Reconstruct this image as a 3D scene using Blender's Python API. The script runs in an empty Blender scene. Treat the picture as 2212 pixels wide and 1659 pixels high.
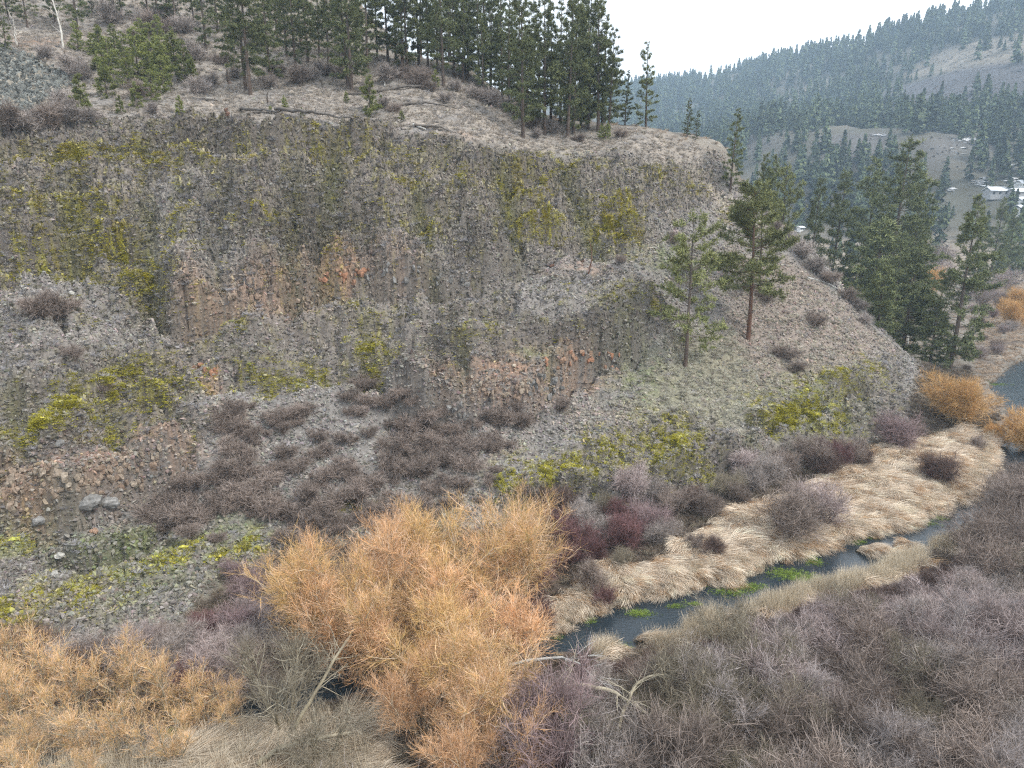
import bpy, bmesh, math, random
import numpy as np
from mathutils import Vector, Euler
random.seed(7)
RNG = np.random.default_rng(7)
scene = bpy.context.scene
C = scene.collection
R = math.radians

DENOISE = False
# ------------------------------------------------------------------ camera, sky, sun, exposure
CAM_H = 28.0            # metres above the creek
PITCH = R(15.0)
FPX = 1495.0            # focal length in pixels of a 2212 px wide picture
cam = bpy.data.cameras.new('camera'); cam_o = bpy.data.objects.new('camera', cam); C.objects.link(cam_o)
cam.sensor_width = 36.0; cam.lens = 36.0 * FPX / 2212.0
cam.clip_start = 0.5; cam.clip_end = 9000
cam_o.location = (0, 0, CAM_H); cam_o.rotation_euler = (R(90) - PITCH, 0, 0)
scene.camera = cam_o
SUN_EL, SUN_AZ = R(50), R(112)      # soft veiled sun from the right (azimuth from +Y clockwise)
world = bpy.data.worlds.new('World'); scene.world = world; world.use_nodes = True
wt = world.node_tree; wt.nodes.clear()
def wn(t): return wt.nodes.new(t)
sky = wn('ShaderNodeTexSky'); sky.sky_type = 'NISHITA'; sky.sun_disc = False
sky.sun_elevation = SUN_EL; sky.sun_rotation = SUN_AZ; sky.air_density = 1.0; sky.dust_density = 2.0
tc = wn('ShaderNodeTexCoord'); mp = wn('ShaderNodeMapping'); mp.inputs['Scale'].default_value = (1, 1, 2.5)
nz = wn('ShaderNodeTexNoise'); nz.inputs['Scale'].default_value = 1.6; nz.inputs['Detail'].default_value = 5
rp = wn('ShaderNodeValToRGB'); rp.color_ramp.elements[0].position = 0.32; rp.color_ramp.elements[1].position = 0.62
rp.color_ramp.elements[0].color = (0.6, 0.6, 0.6, 1); rp.color_ramp.elements[1].color = (0.97, 0.97, 0.97, 1)
cl = wn('ShaderNodeMix'); cl.data_type = 'RGBA'
cl.inputs['B'].default_value = (7.7, 7.8, 8.0, 1)          # the bright overcast veil, before the 0.1 strength
bg = wn('ShaderNodeBackground'); bg.inputs['Strength'].default_value = 0.1
ow = wn('ShaderNodeOutputWorld')
L = wt.links.new
L(tc.outputs['Generated'], mp.inputs['Vector']); L(mp.outputs[0], nz.inputs['Vector']); L(nz.outputs['Fac'], rp.inputs[0])
L(rp.outputs[0], cl.inputs['Factor']); L(sky.outputs[0], cl.inputs['A']); L(cl.outputs['Result'], bg.inputs['Color']); L(bg.outputs[0], ow.inputs[0])
sun = bpy.data.lights.new('sun', 'SUN'); sun.energy = 1.5; sun.angle = R(12); sun.color = (1, 0.95, 0.87)
sun_o = bpy.data.objects.new('sun', sun); C.objects.link(sun_o)
sun_o.rotation_euler = (R(90) - SUN_EL, 0, -SUN_AZ + R(180)); 
sd = Vector((math.sin(SUN_AZ) * math.cos(SUN_EL), math.cos(SUN_AZ) * math.cos(SUN_EL), math.sin(SUN_EL)))
sun_o.rotation_euler = (-sd).to_track_quat('-Z', 'Y').to_euler()
scene.view_settings.view_transform = 'Standard'; scene.view_settings.look = 'None'
scene.view_settings.gamma = 1; scene.view_settings.use_curve_mapping = False
scene.view_settings.exposure = 1.33
cy = scene.cycles
cy.max_bounces = 6; cy.diffuse_bounces = 3; cy.glossy_bounces = 2; cy.transmission_bounces = 3
cy.volume_bounces = 1; cy.use_denoising = DENOISE; cy.filter_width = 1.2; cy.transparent_max_bounces = 6
HAZE = 0.00037

# ------------------------------------------------------------------ picture geometry helpers (placing on the ground)
SP, CP = math.sin(PITCH), math.cos(PITCH)
def ray(px, py):
    u = px - 1106.0; v = py - 829.5
    dy = FPX * CP - v * SP; dz = -FPX * SP - v * CP
    return u / dy, dz / dy                       # x and z per metre forward
def P(px, py, Y):
    a, s = ray(px, py); return (a * Y, Y, CAM_H + s * Y)

# ------------------------------------------------------------------ numpy noise
_perm = np.random.default_rng(11).permutation(4096)
_ang = np.random.default_rng(12).random(4096) * 2 * np.pi
_gx, _gy = np.cos(_ang), np.sin(_ang)
_val = np.random.default_rng(13).random((4096, 3))
def _h(i, j): return _perm[(_perm[i & 4095] + j) & 4095]
def perlin(x, y):
    xi = np.floor(x).astype(np.int64); yi = np.floor(y).astype(np.int64)
    xf = x - xi; yf = y - yi
    u = xf * xf * xf * (xf * (xf * 6 - 15) + 10); v = yf * yf * yf * (yf * (yf * 6 - 15) + 10)
    def g(a, b, fx, fy):
        h = _h(a, b); return _gx[h] * fx + _gy[h] * fy
    n00 = g(xi, yi, xf, yf); n10 = g(xi + 1, yi, xf - 1, yf); n01 = g(xi, yi + 1, xf, yf - 1); n11 = g(xi + 1, yi + 1, xf - 1, yf - 1)
    return ((n00 * (1 - u) + n10 * u) * (1 - v) + (n01 * (1 - u) + n11 * u) * v) * 1.5
def fbm(x, y, o=4, g=0.5):
    r = 0; a = 1; t = 0
    for k in range(o):
        r = r + a * perlin(x * 2 ** k + 17.3 * k, y * 2 ** k - 9.1 * k); t += a; a *= g
    return r / t
def worley(x, y):
    xi = np.floor(x).astype(np.int64); yi = np.floor(y).astype(np.int64)
    f1 = np.full(x.shape, 9.0); f2 = np.full(x.shape, 9.0); val = np.zeros(x.shape)
    for i in (-1, 0, 1):
        for j in (-1, 0, 1):
            h = _h(xi + i, yi + j)
            d = (xi + i + _val[h, 0] - x) ** 2 + (yi + j + _val[h, 1] - y) ** 2
            c = d < f1
            f2 = np.where(c, f1, np.minimum(f2, d)); val = np.where(c, _val[h, 2], val); f1 = np.where(c, d, f1)
    return np.sqrt(f1), np.sqrt(f2), val
def sstep(a, b, x):
    t = np.clip((x - a) / (b - a), 0, 1); return t * t * (3 - 2 * t)

# ------------------------------------------------------------------ the lie of the land
near_cols = {
 -700: [(1450,36),(1130,45),(1050,47),(880,52),(680,61),(500,70),(300,79),(260,88),(200,99),(100,110),(0,130),(-150,160)],
 0: [(1450,36),(1380,37.5),(1290,40),(1130,45),(1050,46.5),(960,48.5),(880,51),(800,54.5),(680,60),(640,63),(500,68),(400,72),(300,76),(265,84),(200,95),(100,106),(0,127),(-150,160)],
 120: [(1430,37),(1130,46),(1060,47.2),(950,49.5),(870,52.5),(760,56.5),(640,62),(610,67.5),(500,71),(300,78),(262,86),(180,100),(80,116),(0,132),(-150,165)],
 330: [(1400,38),(1200,45.5),(1120,49),(1050,52),(950,55),(860,58.5),(740,64),(660,66.5),(640,68),(500,73),(300,79),(266,86),(200,98),(100,116),(0,138),(-150,170)],
 560: [(1400,37.5),(1200,48.3),(1130,51),(1000,56),(870,61),(800,64),(680,67),(640,69),(600,70),(400,76),(300,80),(268,85),(210,96),(190,103),(100,121),(0,146),(-120,175)],
 780: [(1160,51.5),(1050,56),(950,60.5),(850,65),(780,67),(690,69.5),(640,73),(620,75),(600,75.5),(400,81),(300,85),(270,90),(190,104),(110,125),(30,150),(10,170)],
 1000: [(1150,53),(1050,57.5),(960,61.5),(900,64),(850,66),(780,67.5),(700,70),(660,73.5),(620,79),(590,80),(450,84),(300,90),(270,94),(200,107),(140,122)],
 1130: [(1150,53),(1050,59),(960,63),(890,66.5),(820,68.5),(740,71),(650,76),(600,82),(560,85),(450,88.5),(350,93),(320,97),(290,104),(240,118)],
 1260: [(1150,54),(1050,59.5),(960,64),(860,69),(800,71.5),(740,73),(660,76.5),(570,86.5),(480,91),(370,97),(325,102),(290,110),(265,122)],
 1400: [(1130,55),(1040,60),(950,65),(860,70.5),(770,76),(735,77.5),(650,80),(560,88.5),(450,96),(350,103),(300,108),(280,114)],
 1480: [(1100,57.5),(1000,63.5),(900,70),(790,78),(700,83.5),(600,91),(500,99.5),(400,107),(330,112),(290,118)],
 1560: [(1060,62),(1000,65.5),(900,72),(750,83),(600,97),(480,107.5),(400,113),(340,116),(312,119)],
 1640: [(1030,65),(950,70),(850,77.5),(750,86),(640,96.5),(540,107),(450,116)],
 1720: [(1010,67),(950,71),(900,75),(780,85),(650,98),(560,108),(500,115)],
 1800: [(980,71.5),(930,75),(850,82),(750,92),(650,104),(590,112)],
 1870: [(960,74.4),(900,80),(850,84),(780,93),(720,102),(680,108)],
 1930: [(940,77.5),(880,83),(830,89.5),(780,97),(745,104)],
}
ctrl = []
for px, lst in near_cols.items():
    for py, Y in lst: ctrl.append(P(px, py, Y))
# behind the ridge line the hill falls away again (hidden side)
for px, Y, z in [(1000,145,48),(1000,180,40),(1130,140,40),(1130,180,30),(1260,140,36),(1260,180,22),(1400,135,31),(1400,160,18),(1480,135,27),
                 (1480,160,10),(1560,135,24),(1560,160,7),(1640,127,18),(1640,150,5),(1720,127,14),(1720,150,2.5),(1800,124,7),(1800,145,1.5),
                 (1870,122,3.5),(1870,140,1.2),(1930,118,2),(1930,135,1),(1560,190,1),(1700,180,1),(1850,170,1),(1400,195,4),(780,195,62)]:
    a, _ = ray(px, 500); ctrl.append((a * Y, Y, z))
for x, y, z in [(-50,63.5,16.2),(-44,64,16.2),(-37,63.5,15.6),(-31.5,61.5,14.2),(-27.5,58.8,12.2)]: ctrl.append((x, y, z))
# valley floor
for x, y, z in [(-70,0,1),(-40,10,1),(0,0,1),(30,0,1.2),(80,0,1.5),(-35,28,.7),(-20,28,.7),(-8,24,.8),(5,20,.8),(20,25,.9),(40,25,1.2),(60,35,1.5),(90,40,1.5),
                (0,36,.5),(-16,33,.4),(-12,38,.7),(6,40,.4),(8,47,.8),(21,48,.4),(22,56,1),(14,50,.9),(36,54,.4),(44,58,.4),(35,64,1.2),(44,70,1.1),(52,68,.5),(56,75,.7),(66,88,.7),(60,100,1.2),(75,99,.6),
                (80,80,.9),(100,90,1),(130,70,2),(80,120,.9),(95,140,1),(120,120,1),(150,150,1),(110,170,1),(150,200,1),(120,230,1),(90,230,1),(60,60,.7),(75,60,1)]:
    ctrl.append((x, y, z))
far_ctrl = []
for px, lst in {
 2700: [(500,330),(430,360),(330,410),(220,480),(100,580),(-60,720),(-160,900)],
 2212: [(500,340),(430,380),(330,430),(220,520),(160,590),(100,650),(10,800)],
 2050: [(500,355),(440,390),(320,440),(292,475),(282,530),(220,590),(150,700),(60,870)],
 1900: [(500,370),(440,400),(380,430),(292,470),(284,525),(278,600),(220,690),(180,780),(85,950)],
 1780: [(500,390),(420,430),(300,500),(290,560),(270,680),(200,860),(117,1020)],
 1640: [(500,420),(450,450),(390,480),(298,560),(292,640),(270,780),(220,950),(150,1130)],
 1430: [(500,430),(400,600),(260,1000),(192,1300)],
 1100: [(500,450),(400,700),(260,1150),(215,1500)],
 500: [(500,500),(400,800),(250,1500)],
}.items():
    for py, Y in lst:
        far_ctrl.append(P(px, py, Y))
    x, y, z = far_ctrl[-1]
    far_ctrl.append((x * 1.3, y * 1.3, z * 0.93)); far_ctrl.append((x * 1.9, y * 1.9, z * 0.5))
for x, y, z in [(100,130,1),(150,200,1),(200,280,1),(120,250,1),(60,280,1),(0,300,10),(-100,300,40),(250,220,6),(350,180,30),(200,100,4),(300,60,25),(180,0,10),(-200,100,60),(-300,300,110),(-300,-50,60),(0,-200,5),(500,200,120),(600,-100,130)]:
    far_ctrl.append((x, y, z))
class RBF:
    def __init__(s, pts, c):
        p = np.array(pts, float); s.p = p[:, :2]; s.c = c; n = len(p)
        D = np.sqrt(((s.p[:, None] - s.p[None]) ** 2).sum(-1) + c * c)
        A = np.zeros((n + 3, n + 3)); A[:n, :n] = D - np.eye(n) * 0.12; A[:n, n] = 1; A[:n, n + 1:] = s.p; A[n:, :n] = A[:n, n:].T
        s.w = np.linalg.solve(A, np.concatenate([p[:, 2], np.zeros(3)]))
    def __call__(s, x, y):
        x = np.asarray(x, float); sh = x.shape; q = np.stack([x.ravel(), np.asarray(y, float).ravel()], 1); out = np.empty(len(q)); n = len(s.p)
        for i in range(0, len(q), 40000):
            b = q[i:i + 40000]
            D = np.sqrt((b[:, :1] - s.p[:, 0]) ** 2 + (b[:, 1:] - s.p[:, 1]) ** 2 + s.c ** 2)
            out[i:i + 40000] = D @ s.w[:n] + s.w[n] + b @ s.w[n + 1:]
        return out.reshape(sh)
rbf_near = RBF(ctrl, 1.1); rbf_far = RBF(far_ctrl, 25.0)
# creek centreline (world), half width
creek_px = [(150,1640,1.0),(330,1600,1.2),(440,1555,1.3),(560,1520,1.5),(690,1492,1.3),(850,1455,1.1),(1050,1415,1.1),(1210,1388,1.2),(1320,1362,1.6),(1420,1330,1.7),
            (1520,1305,1.5),(1620,1280,1.5),(1720,1245,2.0),(1820,1215,2.1),(1900,1190,1.9),(1970,1165,1.7),(2050,1135,1.9),(2110,1110,1.9),(2165,1075,2.0),(2200,1030,2.2),
            (2205,985,2.8),(2240,930,2.8),(2225,880,3.0),(2195,845,3.4),(2230,800,3.0),(2290,760,3.0),(2380,700,3.0)]
creek = []
for px, py, w in creek_px:
    a, s = ray(px, py); Y = CAM_H / -s; creek.append((a * Y, Y, w * (1.4 if 1250 < px < 1560 else 1.1 if 1250 < px < 2130 else 1)))
creek = np.array([(-45, 20, 1.2)] + creek)
def creek_dist(x, y):
    best = np.full(np.shape(x), 1e9); bw = np.ones(np.shape(x)); side = np.zeros(np.shape(x))
    for (x0, y0, w0), (x1, y1, w1) in zip(creek[:-1], creek[1:]):
        dx, dy = x1 - x0, y1 - y0; l2 = dx * dx + dy * dy
        t = np.clip(((x - x0) * dx + (y - y0) * dy) / l2, 0, 1)
        d = np.hypot(x - x0 - t * dx, y - y0 - t * dy); c = d < best
        best = np.where(c, d, best); bw = np.where(c, w0 + (w1 - w0) * t, bw)
        side = np.where(c, np.sign(dx * (y - y0) - dy * (x - x0)), side)
    return best, bw, side                         # side > 0: the hill side of the water
def base_height(x, y):
    n = rbf_near(x, y); f = rbf_far(x, y)
    r = np.hypot(x * 0.9, y)
    k = sstep(175, 225, r)
    lowfloor = 0.45
    z = np.where(k >= 1, f, n * (1 - k) + f * k)
    return np.maximum(z, lowfloor)

# fan-shaped tessellation of the near ground: x = t * width(Y)
NROW, NCOL = 560, 720
def rows():
    ys = [8.0]
    while ys[-1] < 235 and len(ys) < 3000:
        y = ys[-1]
        d = 0.32 if y < 44 else (0.185 if y < 112 else 0.185 + (y - 112) * 0.014)
        ys.append(y + d)
    return np.array(ys)
YS = rows(); NROW = len(YS)
TS = np.linspace(-1, 1, NCOL)
def halfw(y): return y * 0.86 + 12
GX = TS[None, :] * halfw(YS)[:, None]; GY = np.repeat(YS[:, None], NCOL, 1)
GZ0 = base_height(GX, GY)
def bil(G, x, y):
    x = np.asarray(x, float); y = np.asarray(y, float)
    i = np.clip(np.searchsorted(YS, y) - 1, 0, NROW - 2); fy = np.clip((y - YS[i]) / (YS[i + 1] - YS[i]), 0, 1)
    t = np.clip((x / halfw(y) + 1) / 2 * (NCOL - 1), 0, NCOL - 1.001); j = t.astype(int); fx = t - j
    return (G[i, j] * (1 - fx) + G[i, j + 1] * fx) * (1 - fy) + (G[i + 1, j] * (1 - fx) + G[i + 1, j + 1] * fx) * fy
def at0(px, py, G=None, y0=22, y1=230):
    """the point of the near ground that a sight line meets"""
    G = GZ0 if G is None else G
    a, s = ray(px, py); Y = np.arange(y0, y1, 0.1); h = bil(G, a * Y, Y); z = CAM_H + s * Y
    k = np.argmax(z < h)
    if not (z < h).any(): k = int(np.argmin(z - h))
    return a * Y[k], Y[k], h[k]
def poly_mask(pxs, x, y, soft=1.5, nsc=0.25, namp=2.0):
    """soft membership of the ground inside an outline (given as sight points, turned into ground points)"""
    w = [at0(*p)[:2] for p in pxs]
    inside = np.zeros(np.shape(x), bool); dist = np.full(np.shape(x), 1e9)
    for (x0, y0), (x1, y1) in zip(w, w[1:] + w[:1]):
        dx, dy = x1 - x0, y1 - y0
        if abs(dy) > 1e-9:
            c = ((y0 > y) != (y1 > y)) & (x < dx * (y - y0) / dy + x0); inside ^= c
        t = np.clip(((x - x0) * dx + (y - y0) * dy) / (dx * dx + dy * dy + 1e-9), 0, 1)
        dist = np.minimum(dist, np.hypot(x - x0 - t * dx, y - y0 - t * dy))
    sdist = np.where(inside, dist, -dist) + namp * fbm(x * nsc, y * nsc, 4)
    return sstep(-soft, soft, sdist)
def blob(px, py, rx, ry, x, y, z):
    """soft ellipsoid on the ground, sized from its apparent size"""
    X, Y, Z = at0(px, py); m = math.hypot(Y, CAM_H - Z) / FPX
    rx = rx * m; rz = max(ry * m, 0.4)
    d = ((x - X) / rx) ** 2 + ((z - Z) / rz) ** 2 + ((y - Y) / (rz * 2.5)) ** 2
    return np.exp(-d * 0.9)

# zones ------------------------------------------------------------
edge = [(-300,275),(0,278),(300,270),(560,264),(800,277),(1000,318),(1130,328),(1300,326),(1400,345),(1540,330)]
foot_up = [(1560,420),(1420,480),(1380,540),(1150,565),(1080,585),(900,612),(600,660),(330,700),(180,660),(110,612),(0,660),(-300,680)]
Z_upper = poly_mask(edge + foot_up, GX, GY, 1.2, 0.4, 1.5)
foot_line = [(-300,1440),(0,1440),(330,1400),(560,1205),(800,1160),(1000,1150),(1250,1120),(1400,1110),(1560,1062),(1720,1012),(1870,962),(1960,925)]
Z_hill = poly_mask(foot_line + [(1990,790),(1900,700),(1700,500),(1540,320),(1400,285),(1100,240),(900,150),(700,60),(500,-50),(0,-60),(-300,-60)], GX, GY, 1.0, 0.4, 1.0)
Z_knoll = poly_mask([(-200,690),(0,690),(110,630),(240,670),(340,740),(440,870),(470,930),(330,1010),(0,1080),(-200,1080)], GX, GY, .8, .5, 1.0)
Z_mid = poly_mask([(640,640),(1100,600),(1300,590),(1420,650),(1400,735),(1240,790),(1000,860),(760,850),(640,780),(470,790),(350,740)], GX, GY, .8, .5, 1.0)
Z_low = poly_mask([(1080,1130),(1080,1020),(1250,960),(1430,900),(1560,900),(1600,960),(1720,870),(1950,790),(1960,900),(1870,950),(1700,1000),(1500,1070),(1300,1110)], GX, GY, .8, .5, 1.0)
Z_lowleft = poly_mask([(-300,1430),(-300,1090),(250,1110),(560,1160),(560,1210),(330,1390),(0,1430)], GX, GY, .8, .5, 1.0)
Z_top = poly_mask([(-300,-100)] + edge + [(1560,312),(1400,278),(1100,235),(900,140),(700,40),(500,-100)], GX, GY, .6, .4, 1.2)
rocky = np.clip(Z_upper * 1.0 + Z_knoll * .75 + Z_mid * .75 + Z_low * .7 + Z_lowleft * .45, 0, 1) * Z_hill
rocky *= (1 - Z_top * .85)
dcr, wcr, scr = creek_dist(GX, GY)

# ground relief ------------------------------------------------------
GZ = GZ0.copy()
hillk = Z_hill
# ledges: cliff steps in the basalt
per = 3.6
ph = GZ0 / per + 0.55 * fbm(GX * .06, GY * .06, 3) + 0.25 * fbm(GX * .3 + 5, GY * .3, 3)
fr = ph - np.floor(ph)
step = (sstep(0.25, 0.75, fr) - fr) * per
GZ += rocky * step * 0.85 * (0.5 + 0.9 * sstep(-.3, .4, fbm(GX * .12 + 40, GY * .12, 2)))
# gullies and ribs running down the slope
rid = 1 - 2 * np.abs(fbm(GX * .20 + 0.5 * fbm(GX * .1, GY * .1, 2), GY * .06 + 3, 4, .55))
GZ += rocky * (1.1 * (rid - .5) + 0.9 * fbm(GX * .45, GY * .12 + 3, 4, .6)) + hillk * 0.7 * fbm(GX * .12 + 9, GY * .09, 3)
GUL = np.zeros(GX.shape)
def groove(pxs, amp, wid):
    w = [at0(*p)[:2] for p in pxs]; dist = np.full(GX.shape, 1e9)
    for (x0, y0), (x1, y1) in zip(w, w[1:]):
        dx, dy = x1 - x0, y1 - y0; t = np.clip(((GX - x0) * dx + (GY - y0) * dy) / (dx * dx + dy * dy + 1e-9), 0, 1)
        dist = np.minimum(dist, np.hypot(GX - x0 - t * dx, (GY - y0 - t * dy) * .7))
    g = np.exp(-(dist / wid) ** 2); return amp * g, g
for pxs, amp, wid in [([(480,420),(465,650)],-1.5,1.1),([(725,340),(700,580)],-1.6,1.3),([(1090,380),(1112,555)],-1.5,1.4),([(905,470),(935,600)],-1.3,1.0),([(318,470),(325,690)],-1.8,1.2),([(790,700),(795,850)],-1.1,.9),
        ([(1000,770),(1005,890)],-1.2,.9),([(640,400),(630,600)],-1.2,1.0),([(150,420),(170,620)],-1.4,1.2),([(1210,360),(1290,520)],-1.0,1.3),([(30,880),(60,1040)],-1.0,.9),([(250,930),(260,1060)],-1.0,.8),([(1860,820),(1890,930)],-.9,.8),([(1600,930),(1640,1010)],-.9,.8),
        ([(400,400),(400,620)],1.3,1.8),([(830,420),(850,580)],1.2,1.6),([(1000,360),(1040,560)],1.2,1.6),([(900,660),(900,840)],1.1,1.6),([(1160,650),(1130,820)],1.3,1.8),([(150,880),(160,1000)],1.3,1.8),([(1450,930),(1480,1050)],.8,1.3),([(1300,960),(1320,1080)],.8,1.3),([(560,450),(550,620)],.9,1.4)]:
    dz_, g_ = groove(pxs, amp, wid); GZ += dz_ * (.3 + .7 * rocky)
    if amp < 0: GUL = np.maximum(GUL, g_)
f1, f2, cv = worley(GX * 1.35 + 0.4 * fbm(GX * 1.1, GY * 1.1, 2), GY * 0.95 + .4 * fbm(GX * 1.1 + 9, GY, 2))
GZ += rocky * ((cv - .5) * 1.0 - 0.45 * (1 - sstep(0.02, 0.16, f2 - f1)))
f1b, f2b, cvb = worley(GX * 3.1 + 5, GY * 2.6)
GZ += rocky * ((cvb - .5) * 0.28 - .06 * (1 - sstep(.02, .16, f2b - f1b)))
GZ += hillk * (0.10 * fbm(GX * 2.2, GY * 2.2, 3) + (1 - rocky) * 0.25 * fbm(GX * .5, GY * .5, 3))
# talus: loose surface
GZ += hillk * (1 - rocky) * (cvb - .5) * 0.12
def cliff(pxs, A, wu, wd):
    w = [at0(*p)[:2] for p in pxs]; dist = np.full(GX.shape, 1e9); sg = np.zeros(GX.shape); along = np.zeros(GX.shape); n_ = len(w) - 1
    for q, ((x0, y0), (x1, y1)) in enumerate(zip(w, w[1:])):
        dx, dy = x1 - x0, y1 - y0; t = np.clip(((GX - x0) * dx + (GY - y0) * dy) / (dx * dx + dy * dy + 1e-9), 0, 1)
        d = np.hypot(GX - x0 - t * dx, GY - y0 - t * dy); c = d < dist
        dist = np.where(c, d, dist); sg = np.where(c, np.sign(dx * (GY - y0) - dy * (GX - x0)), sg); along = np.where(c, (q + t) / n_, along)
    sd = sg * dist + .9 * fbm(GX * .35 + A, GY * .35, 3) + .35 * (worley(GX * 1.15, GY * .35)[2] - .5)
    k = sstep(0, .12, along) * sstep(1, .88, along) * (.65 + .7 * sstep(-.4, .4, fbm(GX * .15, GY * .15 + A * 7, 2)))
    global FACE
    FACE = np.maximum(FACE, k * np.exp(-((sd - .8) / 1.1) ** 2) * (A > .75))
    return k * A * 1.2 * np.clip(sd / .22, -1, 1) * np.where(sd > 0, np.exp(-sd / wu), np.exp(sd / wd)) - k * A * .45 * np.exp(-((sd + .28) / .3) ** 2)
CLF = np.zeros(GX.shape); FACE = np.zeros(GX.shape)
for pxs, A, wu, wd in [([(330,668),(420,668),(520,650),(640,625),(760,612),(900,615),(1060,592),(1170,560)],1.9,5,4),([(-260,1112),(0,1106),(150,1092),(250,1062),(330,1022),(430,955)],2.0,4,3.5),
        ([(790,850),(900,875),(1000,885),(1080,872),(1180,832),(1240,782),(1340,748),(1425,715)],2.2,4.5,4),([(-260,300),(0,310),(300,305),(560,298),(800,310),(1000,352),(1130,380),(1300,385)],.8,1.2,3),
        ([(-200,560),(0,545),(200,508),(320,540)],.9,2,2.5),([(380,812),(440,812),(520,800),(640,790)],.8,3,2),([(640,520),(720,560),(800,520),(900,480),(1040,470)],.7,2,2.5),([(1090,555),(1180,490),(1300,470),(1400,520)],.7,2,3),
        ([(1060,1105),(1200,1070),(1350,1045),(1500,1030),(1640,975)],.9,4,2),([(60,1175),(200,1172),(290,1158),(370,1105)],1.0,2,1.5),([(1600,920),(1690,905),(1780,850),(1900,830)],.8,2.5,2.5),
        ([(560,700),(700,690),(860,680),(1000,668),(1150,655)],.6,2,3),([(0,880),(150,905),(300,880),(400,900)],.8,2,2.5)]:
    c_ = cliff(pxs, A, wu, wd); GZ += c_; CLF = np.maximum(CLF, np.abs(c_) / A * np.exp(-0))
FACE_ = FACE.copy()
# the left knoll stands out in front of the slope behind it
GZ -= cliff([(-200,700),(0,684),(60,652),(120,640),(230,675),(330,735),(400,800),(455,868)], 1.5, 3.0, 5.0)
GZ -= cliff([(560,860),(700,835),(860,832),(960,880)], .8, 2.5, 5.0)
GZ -= cliff([(1180,590),(1270,572),(1380,600),(1440,640)], .9, 3.0, 5.0)
# big mossy boulders low on the left
floork = 1 - hillk
GZ += floork * (0.35 * fbm(GX * .25, GY * .25, 3) + .12 * fbm(GX * 1.3, GY * 1.3, 2)) * sstep(wcr * 1.0, wcr * 1.0 + 4, dcr)
# reed banks mounded over the water's edge
GZ = np.maximum(GZ, 0.30 * sstep(0, 1, dcr - wcr))
# carve the creek
wob = 0.35 * fbm(GX * .5 + 3, GY * .5, 3)
bank = sstep(-0.5, 0.7, dcr - wcr + wob * 2)
GZ = np.where(dcr < wcr + 3, GZ * bank + (-0.7) * (1 - bank), GZ)
ISL = np.zeros(GX.shape)
for px, py, rx, ry in [(1885,1192,36,9),(1955,1180,22,8),(1930,1200,26,7),(1390,1388,20,7)]:
    a_, s_ = ray(px, py); Y_ = CAM_H / -s_; m_ = math.hypot(Y_, CAM_H) / FPX; ISL = np.maximum(ISL, np.exp(-((GX - a_ * Y_) / (rx * m_)) ** 2 - ((GY - Y_) / (ry * m_ * 1.9)) ** 2))
GZ = np.where(ISL > .3, np.maximum(GZ, .35 * sstep(.3, .8, ISL)), GZ)
def ground(x, y): return bil(GZ, x, y)
def at(px, py, **k): return at0(px, py, GZ, **k)

# ------------------------------------------------------------------ ground colours (albedo)
def lin(r, g, b):
    f = lambda c: ((c / 255 + .055) / 1.055) ** 2.4 if c > 10 else c / 255 / 12.92
    return np.array([f(r), f(g), f(b)])
ROCK = np.array([.180, .158, .138]); ROCKD = np.array([.085, .074, .062]); SCREE = np.array([.205, .190, .175])
TAN = np.array([.27, .215, .165]); DRY = np.array([.37, .325, .275]); MOSS = np.array([.30, .275, .036]); OLIVE = np.array([.105, .105, .040])
RED = np.array([.31, .205, .145]); LITTER = np.array([.115, .090, .072]); GREEN = np.array([.13, .155, .060]); PALE = np.array([.30, .275, .235])
def mix(a, b, k): return a * (1 - k[..., None]) + b * k[..., None]
COL = np.zeros(GX.shape + (3,)) + LITTER
NV = GZ * 1.35 + GY * .35
n1 = fbm(GX * .20, NV * .26, 4); n2 = fbm(GX * .75 + 31, NV * 1.0, 4); n3 = fbm(GX * 2.8, NV * 3.1 + 7, 3)
COL = mix(COL, SCREE, hillk)
COL = mix(COL, TAN * .85, hillk * sstep(-.1, .5, n1 + .4 * n2) * .45)
COL = mix(COL, np.zeros(3) + ROCK, rocky)
COL = mix(COL, np.zeros(3) + OLIVE, rocky * sstep(-.05, .4, n2 + .4 * n1) * .25)
COL = mix(COL, np.zeros(3) + ROCKD, rocky * sstep(.05, .5, fbm(GX * .5, GY * .16 + 8, 4)) * .6)
COL = mix(COL, OLIVE * .8, rocky * GUL * .8)
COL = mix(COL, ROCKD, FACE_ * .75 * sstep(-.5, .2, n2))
lt_ = rocky * (sstep(.22, .1, fr) + sstep(.78, .9, fr)); COL = mix(COL, SCREE * 1.15, lt_ * .5 * sstep(-.2, .3, n2))
for pl in ([(335,385),(455,385),(560,600),(430,640),(335,560)],[(820,520),(1000,520),(960,600),(830,600)],[(1110,640),(1300,600),(1400,660),(1230,740),(1120,700)],[(0,660),(110,630),(230,680),(320,760),(60,800),(0,760)],[(560,870),(760,850),(1000,930),(1050,1100),(560,1160)]):
    COL = mix(COL, SCREE * (.92 if pl[0] == (560,870) else 1.15), poly_mask(pl, GX, GY, 1.0, .4, 1.3) * .7)
COL = mix(COL, np.zeros(3) + DRY * .78, Z_top * sstep(-.55, .2, n1 + .5 * n2))
pink = poly_mask([(1560,720),(1600,560),(1700,560),(1830,660),(1930,760),(1800,830),(1640,880),(1520,800)], GX, GY, 2, .3, 2)
COL = mix(COL, np.array([.225, .182, .15]), pink * .8)
tusk = poly_mask([(1400,800),(1480,720),(1580,720),(1650,860),(1600,930),(1480,900),(1380,880)], GX, GY, 2, .3, 2)
COL = mix(COL, np.array([.215, .205, .14]), tusk * .7)
strip = poly_mask([(1478,372),(1500,372),(1600,430),(1680,500),(1650,505),(1560,450)], GX, GY, .6, .5, .5)
COL = mix(COL, DRY * .95, strip * .8)
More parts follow.
